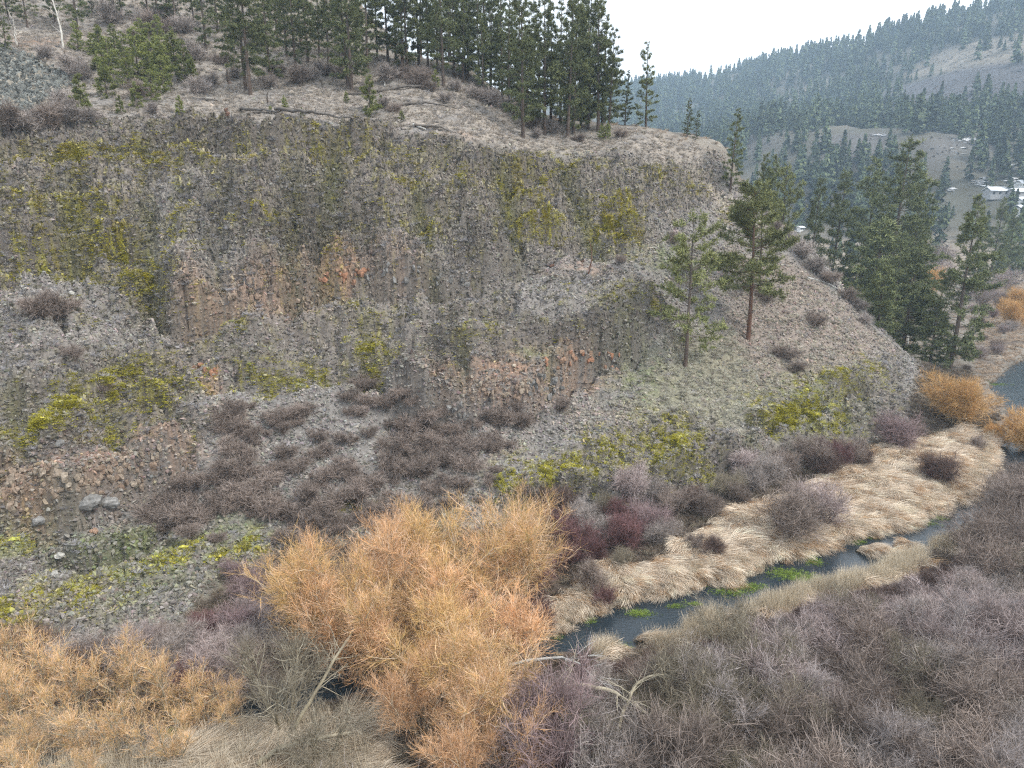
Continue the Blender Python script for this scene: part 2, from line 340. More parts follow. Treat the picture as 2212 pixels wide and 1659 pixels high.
for px, py, rx, ry, k in [(745,597,75,16,1),(560,640,120,35,.7),(430,650,60,30,.5),(700,575,60,25,.6),(150,1040,170,36,.9),(350,975,110,34,.6),(60,1080,90,25,.7),
        (1080,835,90,34,.95),(1250,795,110,22,.8),(440,800,45,12,1),(960,830,50,20,.5),(80,92,50,22,1.2),(1000,300,40,10,.5),(1260,590,50,12,.6),(860,590,60,20,.4)]:
    COL = mix(COL, RED, np.clip(blob(px, py, rx, ry, GX, GY, GZ0) * k * sstep(-.5, .35, n2 + .5 * n3) * 1.1, 0, .9))
for px, py, rx, ry in [(250,1135,190,30),(1380,800,70,50),(1150,800,60,12),(480,1160,110,30),(350,1210,150,50),(20,1130,60,30),(1450,560,110,30),(1750,870,110,60),(900,1130,80,30),(1340,700,40,30)]:
    COL = mix(COL, GREEN, np.clip(blob(px, py, rx, ry, GX, GY, GZ0) * .75, 0, .75) * sstep(-.5, .3, n2))
for px, py, rx, ry in [(150,1000,120,34),(1250,735,130,36),(960,770,40,60),(1350,700,50,40),(640,470,40,70),(460,470,60,70),(1000,560,60,30),(320,620,20,50),(700,520,150,50)]:
    COL = mix(COL, ROCKD * .85, np.clip(blob(px, py, rx, ry, GX, GY, GZ0) * .7, 0, .7))
moss_px = [(225,520,55,20,1.2),(290,580,35,45,1),(80,540,90,30,.5),(60,430,90,40,.45),(140,340,160,22,.6),(320,330,130,22,.55),(560,322,120,14,.6),(760,330,140,24,.5),(180,440,70,40,.5),
    (1150,485,70,18,1.1),(1330,460,42,38,1.2),(1350,495,30,22,1.1),(1130,400,60,40,.6),(1240,350,90,22,.5),(585,818,80,24,1.1),(660,800,50,28,.9),(240,888,90,13,1.3),(130,930,65,26,1.2),(290,830,70,22,.9),
    (240,950,110,22,.5),(330,900,60,20,.5),(1130,1030,62,42,1.2),(1230,1000,70,30,1),(1330,965,80,36,.8),(1440,950,80,50,.8),(1500,1010,50,30,.6),(1650,885,46,24,1.2),(1700,905,50,30,1.1),(1750,870,30,40,1.2),(1800,822,60,18,.9),
    (1880,800,60,24,.6),(1790,900,50,40,.7),(10,1132,26,14,1.6),(390,1205,90,18,1.2),(470,1210,60,16,.7),(40,1310,55,30,1.0),(10,1360,30,40,1.1),(180,1270,60,30,.7),(550,1180,40,20,.8),(800,1100,40,12,.9),(750,1110,40,20,.7),
    (800,720,40,50,.6),(820,790,40,30,.6),(1380,665,90,24,.5),(1040,740,60,20,.5),(380,520,30,90,.4),(720,590,20,20,.4),(900,510,70,30,.4),(560,490,50,30,.4),(420,360,80,20,.4),(950,400,120,40,.35),(480,690,60,16,.5),(420,790,30,40,.6),
    (100,600,120,30,.45),(1500,410,40,20,.5),(1420,380,60,20,.4),(1360,560,50,14,.5),(230,650,20,14,.9),(30,650,30,14,.8),(150,640,30,10,.5),(1570,460,30,15,.5)]
ledge_top = rocky * (sstep(.22, .1, fr) + sstep(.78, .9, fr))
MS = np.zeros(GX.shape)
for px, py, rx, ry, k in moss_px: MS = np.maximum(MS, blob(px, py, rx, ry, GX, GY, GZ0) * k)
MS = np.clip(MS * 1.25 * sstep(-.12, .42, n2 * .7 + n3 * .6 + .15 * n1 + .35 * ledge_top) + rocky * .2 * sstep(.15, .5, n2 + .3 * n3), 0, 1) * hillk
mossc = mix(np.zeros(3) + MOSS, np.array([.27, .21, .03]), sstep(-.2, .4, fbm(GX * 1.3 + 60, GY * 1.3, 2)) * .7 * sstep(12, 26, GZ0))
COL = COL * (1 - (MS * .92)[..., None]) + mossc * (MS * .92)[..., None]
COL *= (1 + .30 * n3 + .22 * n2)[..., None]
floor_tan = (1 - hillk) * sstep(45, 110, GY) * sstep(-.6, .2, n1)
COL = mix(COL, PALE * .8, floor_tan * .8)
COL = mix(COL, np.array([.035, .035, .026]), (1 - bank) * .95)

# ------------------------------------------------------------------ materials
def new_mat(name):
    m = bpy.data.materials.new(name); m.use_nodes = True; nt = m.node_tree
    b = nt.nodes['Principled BSDF']; b.inputs['Roughness'].default_value = .85
    b.inputs['Specular IOR Level'].default_value = .2
    return m, nt, b
def add_noise_mul(nt, src, scale, lo, hi, detail=4, coord='Object', vec=None):
    t = nt.nodes.new('ShaderNodeTexCoord'); n = nt.nodes.new('ShaderNodeTexNoise'); n.inputs['Scale'].default_value = scale; n.inputs['Detail'].default_value = detail
    mr = nt.nodes.new('ShaderNodeMapRange'); mr.inputs['From Min'].default_value = .3; mr.inputs['From Max'].default_value = .7
    mr.inputs['To Min'].default_value = lo; mr.inputs['To Max'].default_value = hi
    mm = nt.nodes.new('ShaderNodeVectorMath'); mm.operation = 'SCALE'
    l = nt.links.new
    l(t.outputs[coord], n.inputs['Vector']); l(n.outputs['Fac'], mr.inputs['Value']); l(src, mm.inputs[0]); l(mr.outputs[0], mm.inputs['Scale'])
    return mm.outputs[0], n.outputs['Fac']
def attr_mat(name, attr, kind='GEOMETRY', scale=4.0, lo=.7, hi=1.3, rough=.9, bump=0.0, bscale=8, translucent=0):
    m, nt, b = new_mat(name); b.inputs['Roughness'].default_value = rough
    a = nt.nodes.new('ShaderNodeAttribute'); a.attribute_name = attr; a.attribute_type = kind
    s, f = add_noise_mul(nt, a.outputs['Color'], scale, lo, hi)
    nt.links.new(s, b.inputs['Base Color'])
    if bump:
        bn = nt.nodes.new('ShaderNodeBump'); bn.inputs['Strength'].default_value = bump; bn.inputs['Distance'].default_value = .12
        t = nt.nodes.new('ShaderNodeTexCoord'); n = nt.nodes.new('ShaderNodeTexNoise'); n.inputs['Scale'].default_value = bscale; n.inputs['Detail'].default_value = 6; n.inputs['Roughness'].default_value = .7
        nt.links.new(t.outputs['Object'], n.inputs['Vector']); nt.links.new(n.outputs['Fac'], bn.inputs['Height']); nt.links.new(bn.outputs[0], b.inputs['Normal'])
    return m
def ramp_mat(name, stops, attr='tone', vary=.25, rough=.8, hue=0.0, detail_scale=1.5):
    """colour along the branch: stops = [(pos, rgb)...] read by the point attribute `tone`; per-object brightness variation"""
    m, nt, b = new_mat(name); b.inputs['Roughness'].default_value = rough
    a = nt.nodes.new('ShaderNodeAttribute'); a.attribute_name = attr
    r = nt.nodes.new('ShaderNodeValToRGB'); e = r.color_ramp.elements
    e[0].position, e[0].color = stops[0][0], (*stops[0][1], 1); e[1].position, e[1].color = stops[-1][0], (*stops[-1][1], 1)
    for p, c in stops[1:-1]:
        q = e.new(p); q.color = (*c, 1)
    oi = nt.nodes.new('ShaderNodeObjectInfo'); mr = nt.nodes.new('ShaderNodeMapRange'); mr.inputs['To Min'].default_value = 1 - vary; mr.inputs['To Max'].default_value = 1 + vary
    mm = nt.nodes.new('ShaderNodeVectorMath'); mm.operation = 'SCALE'; l = nt.links.new
    l(a.outputs['Fac'], r.inputs[0]); l(oi.outputs['Random'], mr.inputs['Value']); l(r.outputs[0], mm.inputs[0]); l(mr.outputs[0], mm.inputs['Scale'])
    s, _ = add_noise_mul(nt, mm.outputs[0], detail_scale, .75, 1.25, 3)
    l(s, b.inputs['Base Color'])
    return m
M = {}
M['ground'] = attr_mat('ground', 'ground_colour', scale=3.5, lo=.72, hi=1.28, bump=.9, bscale=5)
M['far_ground'] = attr_mat('far_ground', 'ground_colour', scale=.08, lo=.8, hi=1.2)
M['stone'] = attr_mat('stone', 'tint', 'INSTANCER', scale=6, lo=.75, hi=1.25, bump=.6, bscale=9)
M['tuft'] = attr_mat('tuft', 'tint', 'INSTANCER', scale=3, lo=.85, hi=1.15)
M['rock'] = None
def rock_mat(name, c1, c2):
    m, nt, b = new_mat(name); oi = nt.nodes.new('ShaderNodeObjectInfo'); mx = nt.nodes.new('ShaderNodeMix'); mx.data_type = 'RGBA'
    mx.inputs['A'].default_value = (*c1, 1); mx.inputs['B'].default_value = (*c2, 1); nt.links.new(oi.outputs['Random'], mx.inputs['Factor'])
    s, f = add_noise_mul(nt, mx.outputs['Result'], 5, .55, 1.4, 6)
    nt.links.new(s, b.inputs['Base Color'])
    bn = nt.nodes.new('ShaderNodeBump'); bn.inputs['Strength'].default_value = .7; bn.inputs['Distance'].default_value = .08
    nt.links.new(f, bn.inputs['Height']); nt.links.new(bn.outputs[0], b.inputs['Normal']); return m
M['rock_tan'] = rock_mat('rock_tan', (.24, .17, .125), (.30, .255, .20)); M['rock_grey'] = rock_mat('rock_grey', (.15, .145, .135), (.25, .245, .235))
M['rock_pale'] = rock_mat('rock_pale', (.34, .33, .30), (.42, .41, .37)); M['rock_red'] = rock_mat('rock_red', (.30, .15, .09), (.30, .20, .14))
M['bark'] = ramp_mat('bark', [(0, (.095, .070, .056)), (1, (.10, .085, .07))], vary=.3)
M['bark_red'] = ramp_mat('bark_red', [(0, (.14, .075, .05)), (1, (.12, .08, .06))], vary=.2)
def needle(name, c0, c1, c2, vary=.22): return ramp_mat(name, [(0, c0), (.55, c1), (1, c2)], vary=vary, detail_scale=.6)
M['needle'] = needle('needle', (.055, .070, .032), (.140, .160, .070), (.27, .285, .13))
M['needle_yellow'] = needle('needle_yellow', (.09, .10, .03), (.185, .20, .08), (.33, .335, .15))
M['needle_dark'] = needle('needle_dark', (.040, .055, .030), (.10, .13, .065), (.19, .22, .10))
M['willow_wood'] = ramp_mat('willow_wood', [(0, (.28, .24, .17)), (.5, (.48, .39, .28)), (1, (.66, .50, .34))], vary=.15)
M['willow_twig'] = ramp_mat('willow_twig', [(0, (.30, .25, .17)), (.3, (.40, .32, .13)), (.6, (.68, .40, .16)), (.8, (.80, .50, .26)), (1, (.92, .68, .50))], vary=.12)
M['willow_far'] = ramp_mat('willow_far', [(0, (.32, .24, .12)), (.4, (.52, .33, .14)), (1, (.72, .44, .19))], vary=.12)
M['pale_wood'] = ramp_mat('pale_wood', [(0, (.27, .235, .16)), (1, (.46, .42, .33))], vary=.1)
M['brown_twig'] = ramp_mat('brown_twig', [(0, (.09, .070, .056)), (.5, (.185, .146, .122)), (1, (.34, .28, .245))], vary=.2)
M['grey_twig'] = ramp_mat('grey_twig', [(0, (.12, .105, .092)), (.5, (.23, .195, .172)), (1, (.48, .425, .395))], vary=.2)
M['lilac_twig'] = ramp_mat('lilac_twig', [(0, (.12, .10, .09)), (.5, (.27, .215, .20)), (1, (.52, .435, .415))], vary=.2)
M['olive_twig'] = ramp_mat('olive_twig', [(0, (.12, .10, .07)), (.5, (.19, .165, .12)), (1, (.27, .235, .18))], vary=.2)
M['dark_twig'] = ramp_mat('dark_twig', [(0, (.07, .052, .042)), (.5, (.11, .078, .065)), (1, (.16, .11, .095))], vary=.2)
M['red_twig'] = ramp_mat('red_twig', [(0, (.11, .07, .06)), (.5, (.155, .085, .082)), (1, (.22, .12, .12))], vary=.2)
M['pink_twig'] = ramp_mat('pink_twig', [(0, (.14, .11, .10)), (.5, (.24, .175, .17)), (1, (.38, .28, .28))], vary=.15)
M['birch'] = ramp_mat('birch', [(0, (.55, .53, .48)), (1, (.6, .56, .5))], vary=.05)
M['dead_wood'] = ramp_mat('dead_wood', [(0, (.12, .105, .09)), (1, (.24, .22, .20))], vary=.2)
M['dead_pale'] = ramp_mat('dead_pale', [(0, (.40, .40, .38)), (1, (.50, .50, .48))], vary=.1)

# ------------------------------------------------------------------ mesh from arrays
def np_mesh(name, V, F, mats=(), attrs=None, smooth=False):
    """V (n,3); F list of (k, array(m,k)) face groups"""
    me = bpy.data.meshes.new(name); me.vertices.add(len(V)); me.vertices.foreach_set('co', np.asarray(V, np.float32).ravel())
    loops = np.concatenate([f.ravel() for f in F]).astype(np.int32)
    tot = np.concatenate([np.full(len(f), f.shape[1]) for f in F]).astype(np.int32)
    me.loops.add(len(loops)); me.loops.foreach_set('vertex_index', loops)
    me.polygons.add(len(tot)); st = np.concatenate([[0], np.cumsum(tot)[:-1]]).astype(np.int32)
    me.polygons.foreach_set('loop_start', st); me.polygons.foreach_set('loop_total', tot)
    if smooth: me.polygons.foreach_set('use_smooth', np.ones(len(tot), bool))
    for m in mats: me.materials.append(m)
    for k, v in (attrs or {}).items():
        v = np.asarray(v, np.float32)
        if v.ndim == 1:
            a = me.attributes.new(k, 'FLOAT', 'POINT'); a.data.foreach_set('value', v)
        else:
            a = me.attributes.new(k, 'FLOAT_COLOR', 'POINT'); a.data.foreach_set('color', np.concatenate([v, np.ones((len(v), 1), np.float32)], 1).ravel())
    me.update(calc_edges=True); return me
def tag(o, label=None, cat=None, group=None, kind=None):
    for k, v in (('label', label), ('category', cat), ('group', group), ('kind', kind)):
        if v: o[k] = v
    return o
def link(name, data, parent=None):
    o = bpy.data.objects.new(name, data); C.objects.link(o)
    if parent: o.parent = parent
    return o
def grid_faces(nr, nc, keep=None):
    i = np.arange(nr - 1)[:, None] * nc + np.arange(nc - 1)[None]
    f = np.stack([i, i + 1, i + nc + 1, i + nc], -1).reshape(-1, 4)
    return f if keep is None else f[keep.ravel()]

# ------------------------------------------------------------------ ground meshes
V = np.stack([GX, GY, GZ], -1).reshape(-1, 3)
cellhill = Z_hill[:-1, :-1] > .5
hill_f = grid_faces(NROW, NCOL)
def sub_mesh(name, faces, mat):
    used, inv = np.unique(faces, return_inverse=True)
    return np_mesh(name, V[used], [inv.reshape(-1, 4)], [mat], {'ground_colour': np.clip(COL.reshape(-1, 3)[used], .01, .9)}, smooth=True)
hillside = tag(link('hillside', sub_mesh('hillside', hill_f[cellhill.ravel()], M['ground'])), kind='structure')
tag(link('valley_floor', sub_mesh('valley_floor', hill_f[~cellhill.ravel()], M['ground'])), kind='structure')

# far terrain
fx = np.concatenate([np.arange(-1500, -300, 30), np.arange(-300, 900, 7.0), np.arange(900, 2401, 30)]); fy = np.concatenate([np.arange(-600, 0, 30), np.arange(0, 1000, 6.0), np.arange(1000, 1500, 12), np.arange(1500, 2500, 40)])
FX, FY = np.meshgrid(fx, fy); FZ = base_height(FX, FY)
fk = sstep(300, 420, FY + .2 * FX)
FZ = FZ + fk * (12 * fbm(FX * .006, FY * .006, 4) + 4.5 * fbm(FX * .03, FY * .018, 4)) * sstep(6, 40, FZ)
inner = (FY > 12) & (FY < 231) & (np.abs(FX) < halfw(np.abs(FY)) - 1)
FZ = np.where((FY > 5) & (FY < 231) & (np.abs(FX) < halfw(np.abs(FY)) - .5), FZ - 5.0, FZ)
def fbil(x, y):
    i = np.clip(np.searchsorted(fy, y) - 1, 0, len(fy) - 2); j = np.clip(np.searchsorted(fx, x) - 1, 0, len(fx) - 2)
    ty = (y - fy[i]) / (fy[i + 1] - fy[i]); tx = (x - fx[j]) / (fx[j + 1] - fx[j])
    return (FZ[i, j] * (1 - tx) + FZ[i, j + 1] * tx) * (1 - ty) + (FZ[i + 1, j] * (1 - tx) + FZ[i + 1, j + 1] * tx) * ty
def at_far(px, py):
    a, s = ray(px, py); Y = np.arange(232, 2300, 1.0); h = fbil(a * Y, Y); z = CAM_H + s * Y
    k = np.argmax(z < h)
    if not (z < h).any(): k = int(np.argmin(z - h))
    return a * Y[k], Y[k], h[k]
def poly_far(pxs, x, y, soft=8, namp=14):
    w = [at_far(*p)[:2] for p in pxs]; inside = np.zeros(np.shape(x), bool); dist = np.full(np.shape(x), 1e9)
    for (x0, y0), (x1, y1) in zip(w, w[1:] + w[:1]):
        dx, dy = x1 - x0, y1 - y0
        if abs(dy) > 1e-9: inside ^= ((y0 > y) != (y1 > y)) & (x < dx * (y - y0) / dy + x0)
        t = np.clip(((x - x0) * dx + (y - y0) * dy) / (dx * dx + dy * dy + 1e-9), 0, 1)
        dist = np.minimum(dist, np.hypot(x - x0 - t * dx, y - y0 - t * dy))
    return sstep(-soft, soft, np.where(inside, dist, -dist) + namp * fbm(x * .02, y * .02, 3))
bareA = [(1723,199),(1765,177),(1875,143),(1900,150),(1852,172),(1790,200),(1758,217)]
bareB = [(1985,122),(2058,100),(2212,60),(2300,50),(2300,120),(2212,118),(2108,157),(2040,160),(1965,165)]
bareC = [(1862,215),(1942,187),(2075,148),(2300,150),(2300,215),(2212,215),(2042,229),(1908,224)]
bareD = [(1606,305),(1640,297),(1695,296),(1692,315),(1608,335)]
bareE = [(1758,300),(1808,289),(1892,291),(1928,299),(1892,322),(1858,367),(1758,373),(1775,327)]
bareF = [(1968,327),(2015,296),(2158,296),(2158,325),(2008,390),(1965,370)]
FARC = np.zeros(FX.shape + (3,)) + np.array([.085, .082, .062])
fn = fbm(FX * .03, FY * .03, 4)
FARC = mix(FARC, np.zeros(3) + np.array([.11, .10, .078]), sstep(-.2, .4, fn))
def farmasks(x, y):
    return [poly_far(p, x, y) for p in (bareA, bareB, bareC, bareD, bareE, bareF)]
fm = farmasks(FX, FY)
FARC = mix(FARC, np.array([.20, .175, .14]), np.clip(fm[0] + fm[1], 0, 1) * .9 * sstep(-.6, .1, fbm(FX * .05, FY * .05, 3)))
FARC = mix(FARC, np.array([.075, .072, .075]), fm[2]); 
FARC = mix(FARC, np.array([.105, .098, .092]), np.clip(fm[3] + fm[4] + fm[5], 0, 1) * .9)
vf = sstep(14, 4, FZ) * sstep(360, 200, FY - 200)
FARC = mix(FARC, np.array([.24, .20, .155]), np.clip(vf, 0, 1))
FARC *= (1 + .25 * fbm(FX * .15, FY * .15, 3))[..., None]
keep = ~(inner[:-1, :-1] & inner[1:, :-1] & inner[:-1, 1:] & inner[1:, 1:])
tag(link('far_hills', np_mesh('far_hills', np.stack([FX, FY, FZ], -1).reshape(-1, 3), [grid_faces(len(fy), len(fx), keep)], [M['far_ground']], {'ground_colour': np.clip(FARC.reshape(-1, 3), .01, .9)}, True)), kind='structure')
def anyground(x, y):
    return np.where((np.asarray(y) < 225) & (np.abs(x) < halfw(np.asarray(y)) - 1), bil(GZ, x, np.minimum(y, 234)), fbil(x, y))

# creek water ---------------------------------------------------------
m, nt, b = new_mat('creek_water'); b.inputs['Base Color'].default_value = (.020, .030, .038, 1); b.inputs['Roughness'].default_value = .07; b.inputs['Specular IOR Level'].default_value = .62; b.inputs['IOR'].default_value = 1.4
t = nt.nodes.new('ShaderNodeTexCoord'); mpn = nt.nodes.new('ShaderNodeMapping'); mpn.inputs['Rotation'].default_value = (0, 0, R(-35)); mpn.inputs['Scale'].default_value = (1, 3, 1)
n = nt.nodes.new('ShaderNodeTexNoise'); n.inputs['Scale'].default_value = 2.2; n.inputs['Detail'].default_value = 5
bn = nt.nodes.new('ShaderNodeBump'); bn.inputs['Strength'].default_value = .35; bn.inputs['Distance'].default_value = .05
l = nt.links.new; l(t.outputs['Object'], mpn.inputs[0]); l(mpn.outputs[0], n.inputs['Vector']); l(n.outputs['Fac'], bn.inputs['Height']); l(bn.outputs[0], b.inputs['Normal'])
M['water'] = m
cv_, cf_ = [], []
for i, (x, y, w) in enumerate(creek):
    d = creek[min(i + 1, len(creek) - 1)][:2] - creek[max(i - 1, 0)][:2]; d = d / np.linalg.norm(d); nrm = np.array([-d[1], d[0]]) * (w + 1.6)
    cv_ += [(x - nrm[0], y - nrm[1], 0), (x + nrm[0], y + nrm[1], 0)]
    if i: cf_.append((2 * i - 2, 2 * i, 2 * i + 1, 2 * i - 1))
tag(link('creek_water', np_mesh('creek_water', np.array(cv_), [np.array(cf_)], [m])), kind='structure')

# ------------------------------------------------------------------ branching plants, vectorised
def nrmz(v): return v / np.maximum(np.linalg.norm(v, axis=-1, keepdims=True), 1e-9)
def grow(rng, start, dirn, length, nseg, wander, up):
    """N polylines: returns pts (N, nseg+1, 3)"""
    N = len(start); pts = np.zeros((N, nseg + 1, 3)); pts[:, 0] = start; d = nrmz(dirn)
    for k in range(nseg):
        d = nrmz(d + rng.normal(0, wander, (N, 3)) + np.array([0, 0, up]))
        pts[:, k + 1] = pts[:, k] + d * (length / nseg)[:, None]
    return pts
def sprout(rng, pts, n, tmin, spread, upbias, tpow=1.0):
    """pick n places on the polylines; returns start, dir, parent index, t"""
    N, K, _ = pts.shape; i = rng.integers(0, N, n); t = tmin + (1 - tmin) * rng.random(n) ** tpow
    s = t * (K - 1) * .9999; k = s.astype(int); f = (s - k)[:, None]
    st = pts[i, k] * (1 - f) + pts[i, k + 1] * f; pd = nrmz(pts[i, k + 1] - pts[i, k])
    d = nrmz(pd + nrmz(rng.normal(0, 1, (n, 3))) * spread + np.array([0, 0, upbias]))
    return st, d, i, t
def tubes(rng, pts, r0, r1, sides, tone0, tone1):
    N, K, _ = pts.shape
    tan = np.gradient(pts, axis=1); tan = nrmz(tan)
    ref = nrmz(rng.normal(0, 1, (N, 1, 3)) + np.zeros((N, K, 3)))
    a = nrmz(np.cross(tan, ref)); b = np.cross(tan, a); tt = np.linspace(0, 1, K)[None, :]
    rad = r0[:, None] * (1 - tt) + r1[:, None] * tt
    tone = np.clip(np.broadcast_to(tone0 * (1 - tt) + tone1 * tt, (N, K)) + (rng.normal(0, .27, (N, 1)) if sides == 2 else 0), 0, 1)
    if sides == 2:
        Vv = np.stack([pts - a * rad[..., None], pts + a * rad[..., None]], 2)
    else:
        an = np.arange(sides) * 2 * np.pi / sides
        Vv = np.stack([pts + (a * math.cos(q) + b * math.sin(q)) * rad[..., None] for q in an], 2)
    S = Vv.shape[2]; base = (np.arange(N)[:, None] * K + np.arange(K - 1)[None]) * S
    fs = []
    for q in range(1 if sides == 2 else S):
        q2 = (q + 1) % S
        fs.append(np.stack([base + q, base + q2, base + S + q2, base + S + q], -1).reshape(-1, 4))
    return Vv.reshape(-1, 3), np.concatenate(fs), np.repeat(tone.reshape(-1), S)
def join(parts):
    Vs, Fs, Ts = [], [], []; o = 0
    for v, f, t in parts:
        Vs.append(v); Fs.append(f + o); Ts.append(t); o += len(v)
    return np.concatenate(Vs), np.concatenate(Fs), np.concatenate(Ts)
def mesh_of(name, parts, mat):
    v, f, t = join(parts); return np_mesh(name, v, [f], [mat], {'tone': t})

def shrub_mesh(name, seed, h, r, stems, nbr, ntw, mat, tw_len=.6, tw_w=.007, up=.10, dense_low=.1, droop=0):
    rng = np.random.default_rng(seed)
    ang = rng.random(stems) * 2 * np.pi; rr = np.sqrt(rng.random(stems)); d = np.stack([np.cos(ang) * rr * r / h * 1.1, np.sin(ang) * rr * r / h * 1.1, np.ones(stems)], 1)
    s0 = np.stack([np.cos(ang) * rr * r * .15, np.sin(ang) * rr * r * .15, np.full(stems, -.15)], 1)
    L0 = h * rng.uniform(.55, .85, stems); p0 = grow(rng, s0, d, L0, 5, .10, .02)
    s1, d1, i1, t1 = sprout(rng, p0, nbr, .15, 1.0, .10); L1 = h * rng.uniform(.18, .48, nbr) * (1.15 - .5 * t1); p1 = grow(rng, s1, d1, L1, 4, .22, up * .5)
    s2, d2, i2, t2 = sprout(rng, p1, ntw, .12, 1.1, .04 - droop); L2 = tw_len * rng.uniform(.3, 1.3, ntw); p2 = grow(rng, s2, d2, L2, 3, .26, up * .4 - droop)
    return mesh_of(name, [tubes(rng, p0, np.full(stems, .012 * h), np.full(stems, .005), 3, 0, .35), tubes(rng, p1, np.full(nbr, .015), np.full(nbr, .007), 2, .55, .9),
                          tubes(rng, p2, np.full(ntw, tw_w) * .85, np.full(ntw, tw_w * .4), 2, .45, .95)], mat)

def willow_meshes(seed, h, r, stems=9, n1=170, n2=1500, n3=14000, wood='willow_wood', twig='willow_twig', tw_len=.85, tw_w=.0054):
    rng = np.random.default_rng(seed)
    ang = rng.random(stems) * 2 * np.pi; k = np.sqrt(rng.uniform(.05, 1, stems)) * r / h * .95
    d = np.stack([np.cos(ang) * k, np.sin(ang) * k, np.ones(stems)], 1); s0 = np.stack([np.cos(ang) * .25, np.sin(ang) * .25, np.full(stems, -.3)], 1)
    p0 = grow(rng, s0, d, h * rng.uniform(.68, .86, stems), 7, .11, .015)
    s1, d1, i1, t1 = sprout(rng, p0, n1, .2, .9, .05); L1 = h * rng.uniform(.16, .36, n1) * (1.25 - .6 * t1); p1 = grow(rng, s1, d1, L1, 5, .16, .05)
    s2, d2, i2, t2 = sprout(rng, p1, n2, .15, .85, .12); L2 = rng.uniform(.5, 1.5, n2) * h / 9; p2 = grow(rng, s2, d2, L2, 4, .14, .06)
    s3, d3, i3, t3 = sprout(rng, p2, n3, .1, .8, .08); L3 = tw_len * rng.uniform(.25, 1.3, n3); p3 = grow(rng, s3, d3, L3, 3, .2, .04)
    wd = mesh_of('willow_trunk', [tubes(rng, p0, rng.uniform(.011, .017, stems) * h, np.full(stems, .02), 6, 0, .5), tubes(rng, p1, np.full(n1, .034), np.full(n1, .012), 3, .4, 1)], M[wood])
    cr = mesh_of('willow_crown', [tubes(rng, p2, np.full(n2, .014), np.full(n2, .006), 2, .35, .9), tubes(rng, p3, np.full(n3, tw_w), np.full(n3, tw_w * .4), 2, .3, 1)], M[twig])
    return wd, cr

def pine_meshes(seed, h=20., r=3.4, clear=.22, nb=95, ntw=9, tuft=7, needle='needle', bark='bark', dens=1.0, lean=.0, taper=.85, tl=.36):
    rng = np.random.default_rng(seed)
    tr = grow(rng, np.array([[0, 0, -.6]]), np.array([[lean, 0, 1.0]]), np.array([h + .6]), 12, .012, .03)
    tubeT = tubes(rng, tr, np.array([.0125 * h + .05]), np.array([.02]), 8, 0, 1)
    # branches: long low, short at the top, uneven, some sides bare
    t = clear + (1 - clear) * (rng.random(nb) ** .9) * .99; s = t * 12 * .999; k = s.astype(int); f = (s - k)[:, None]
    st = tr[0, k] * (1 - f) + tr[0, k + 1] * f; ang = rng.random(nb) * 2 * np.pi
    u = (t - clear) / (1 - clear)
    prof = (np.minimum(1, .55 + 2.2 * u) * (1 - u ** 1.6) ** taper + .07)
    L1 = r * prof * rng.uniform(.55, 1.15, nb) * (1 + .25 * np.sin(ang * 2 + seed + t * 9))
    d = np.stack([np.cos(ang), np.sin(ang), -.22 + .75 * u + rng.normal(0, .12, nb)], 1)
    p1 = grow(rng, st, d, L1, 5, .07, .045)
    nt_ = int(nb * ntw * dens); pr = L1 / L1.sum(); i = rng.choice(nb, nt_, p=pr); tt = .25 + .75 * rng.random(nt_) ** .7
    s = tt * 5 * .999; k = s.astype(int); f = (s - k)[:, None]; s2 = p1[i, k] * (1 - f) + p1[i, k + 1] * f; pd = nrmz(p1[i, k + 1] - p1[i, k])
    d2 = nrmz(pd + nrmz(rng.normal(0, 1, (nt_, 3)) * np.array([1, 1, .45])) * .8 + np.array([0, 0, .12])); L2 = rng.uniform(.25, .8, nt_) * (r / 3.4) * (1.1 - .5 * tt)
    p2 = grow(rng, s2, d2, L2, 2, .12, .08)
    # needle tufts: bursts of slim blades along and at the ends of the twigs
    ends = np.concatenate([p2[:, -1], p2[:, 1], p1[:, -1]]); dirs = np.concatenate([nrmz(p2[:, -1] - p2[:, -2]), nrmz(p2[:, 1] - p2[:, 0]), nrmz(p1[:, -1] - p1[:, -2])])
    ends = np.repeat(ends, tuft, 0); dirs = np.repeat(dirs, tuft, 0); n = len(ends)
    bd = nrmz(dirs * .55 + nrmz(rng.normal(0, 1, (n, 3))) * .95 + np.array([0, 0, .15])); ln = tl * rng.uniform(.6, 1.25, n)[:, None]
    side = nrmz(np.cross(bd, rng.normal(0, 1, (n, 3)))) * (.036 * tl / .36)
    base = ends + rng.normal(0, .06, (n, 3))
    Vn = np.stack([base - side * .8, base + side * .8, base + bd * ln * .7 + side, base + bd * ln, ], 1).reshape(-1, 3)
    q = np.arange(n)[:, None] * 4; Fn = np.concatenate([q, q + 1, q + 2, q + 3], 1)
    hz = np.clip(.15 + .6 * rng.random(len(p2) * 2 + nb) , 0, 1); tone = np.repeat(np.repeat(hz, tuft), 4) + np.tile(np.array([-.1, -.1, .15, .3]), n)
    trunk = mesh_of('pine_trunk', [tubeT, tubes(rng, p1, .018 + .006 * L1, np.full(nb, .012), 3, .6, 1)], M[bark])
    crown = mesh_of('pine_crown', [(Vn, Fn, np.clip(tone, 0, 1))], M[needle])
    return trunk, crown

def euler_arr(rz, tilt=None): return Euler((0, 0, rz))

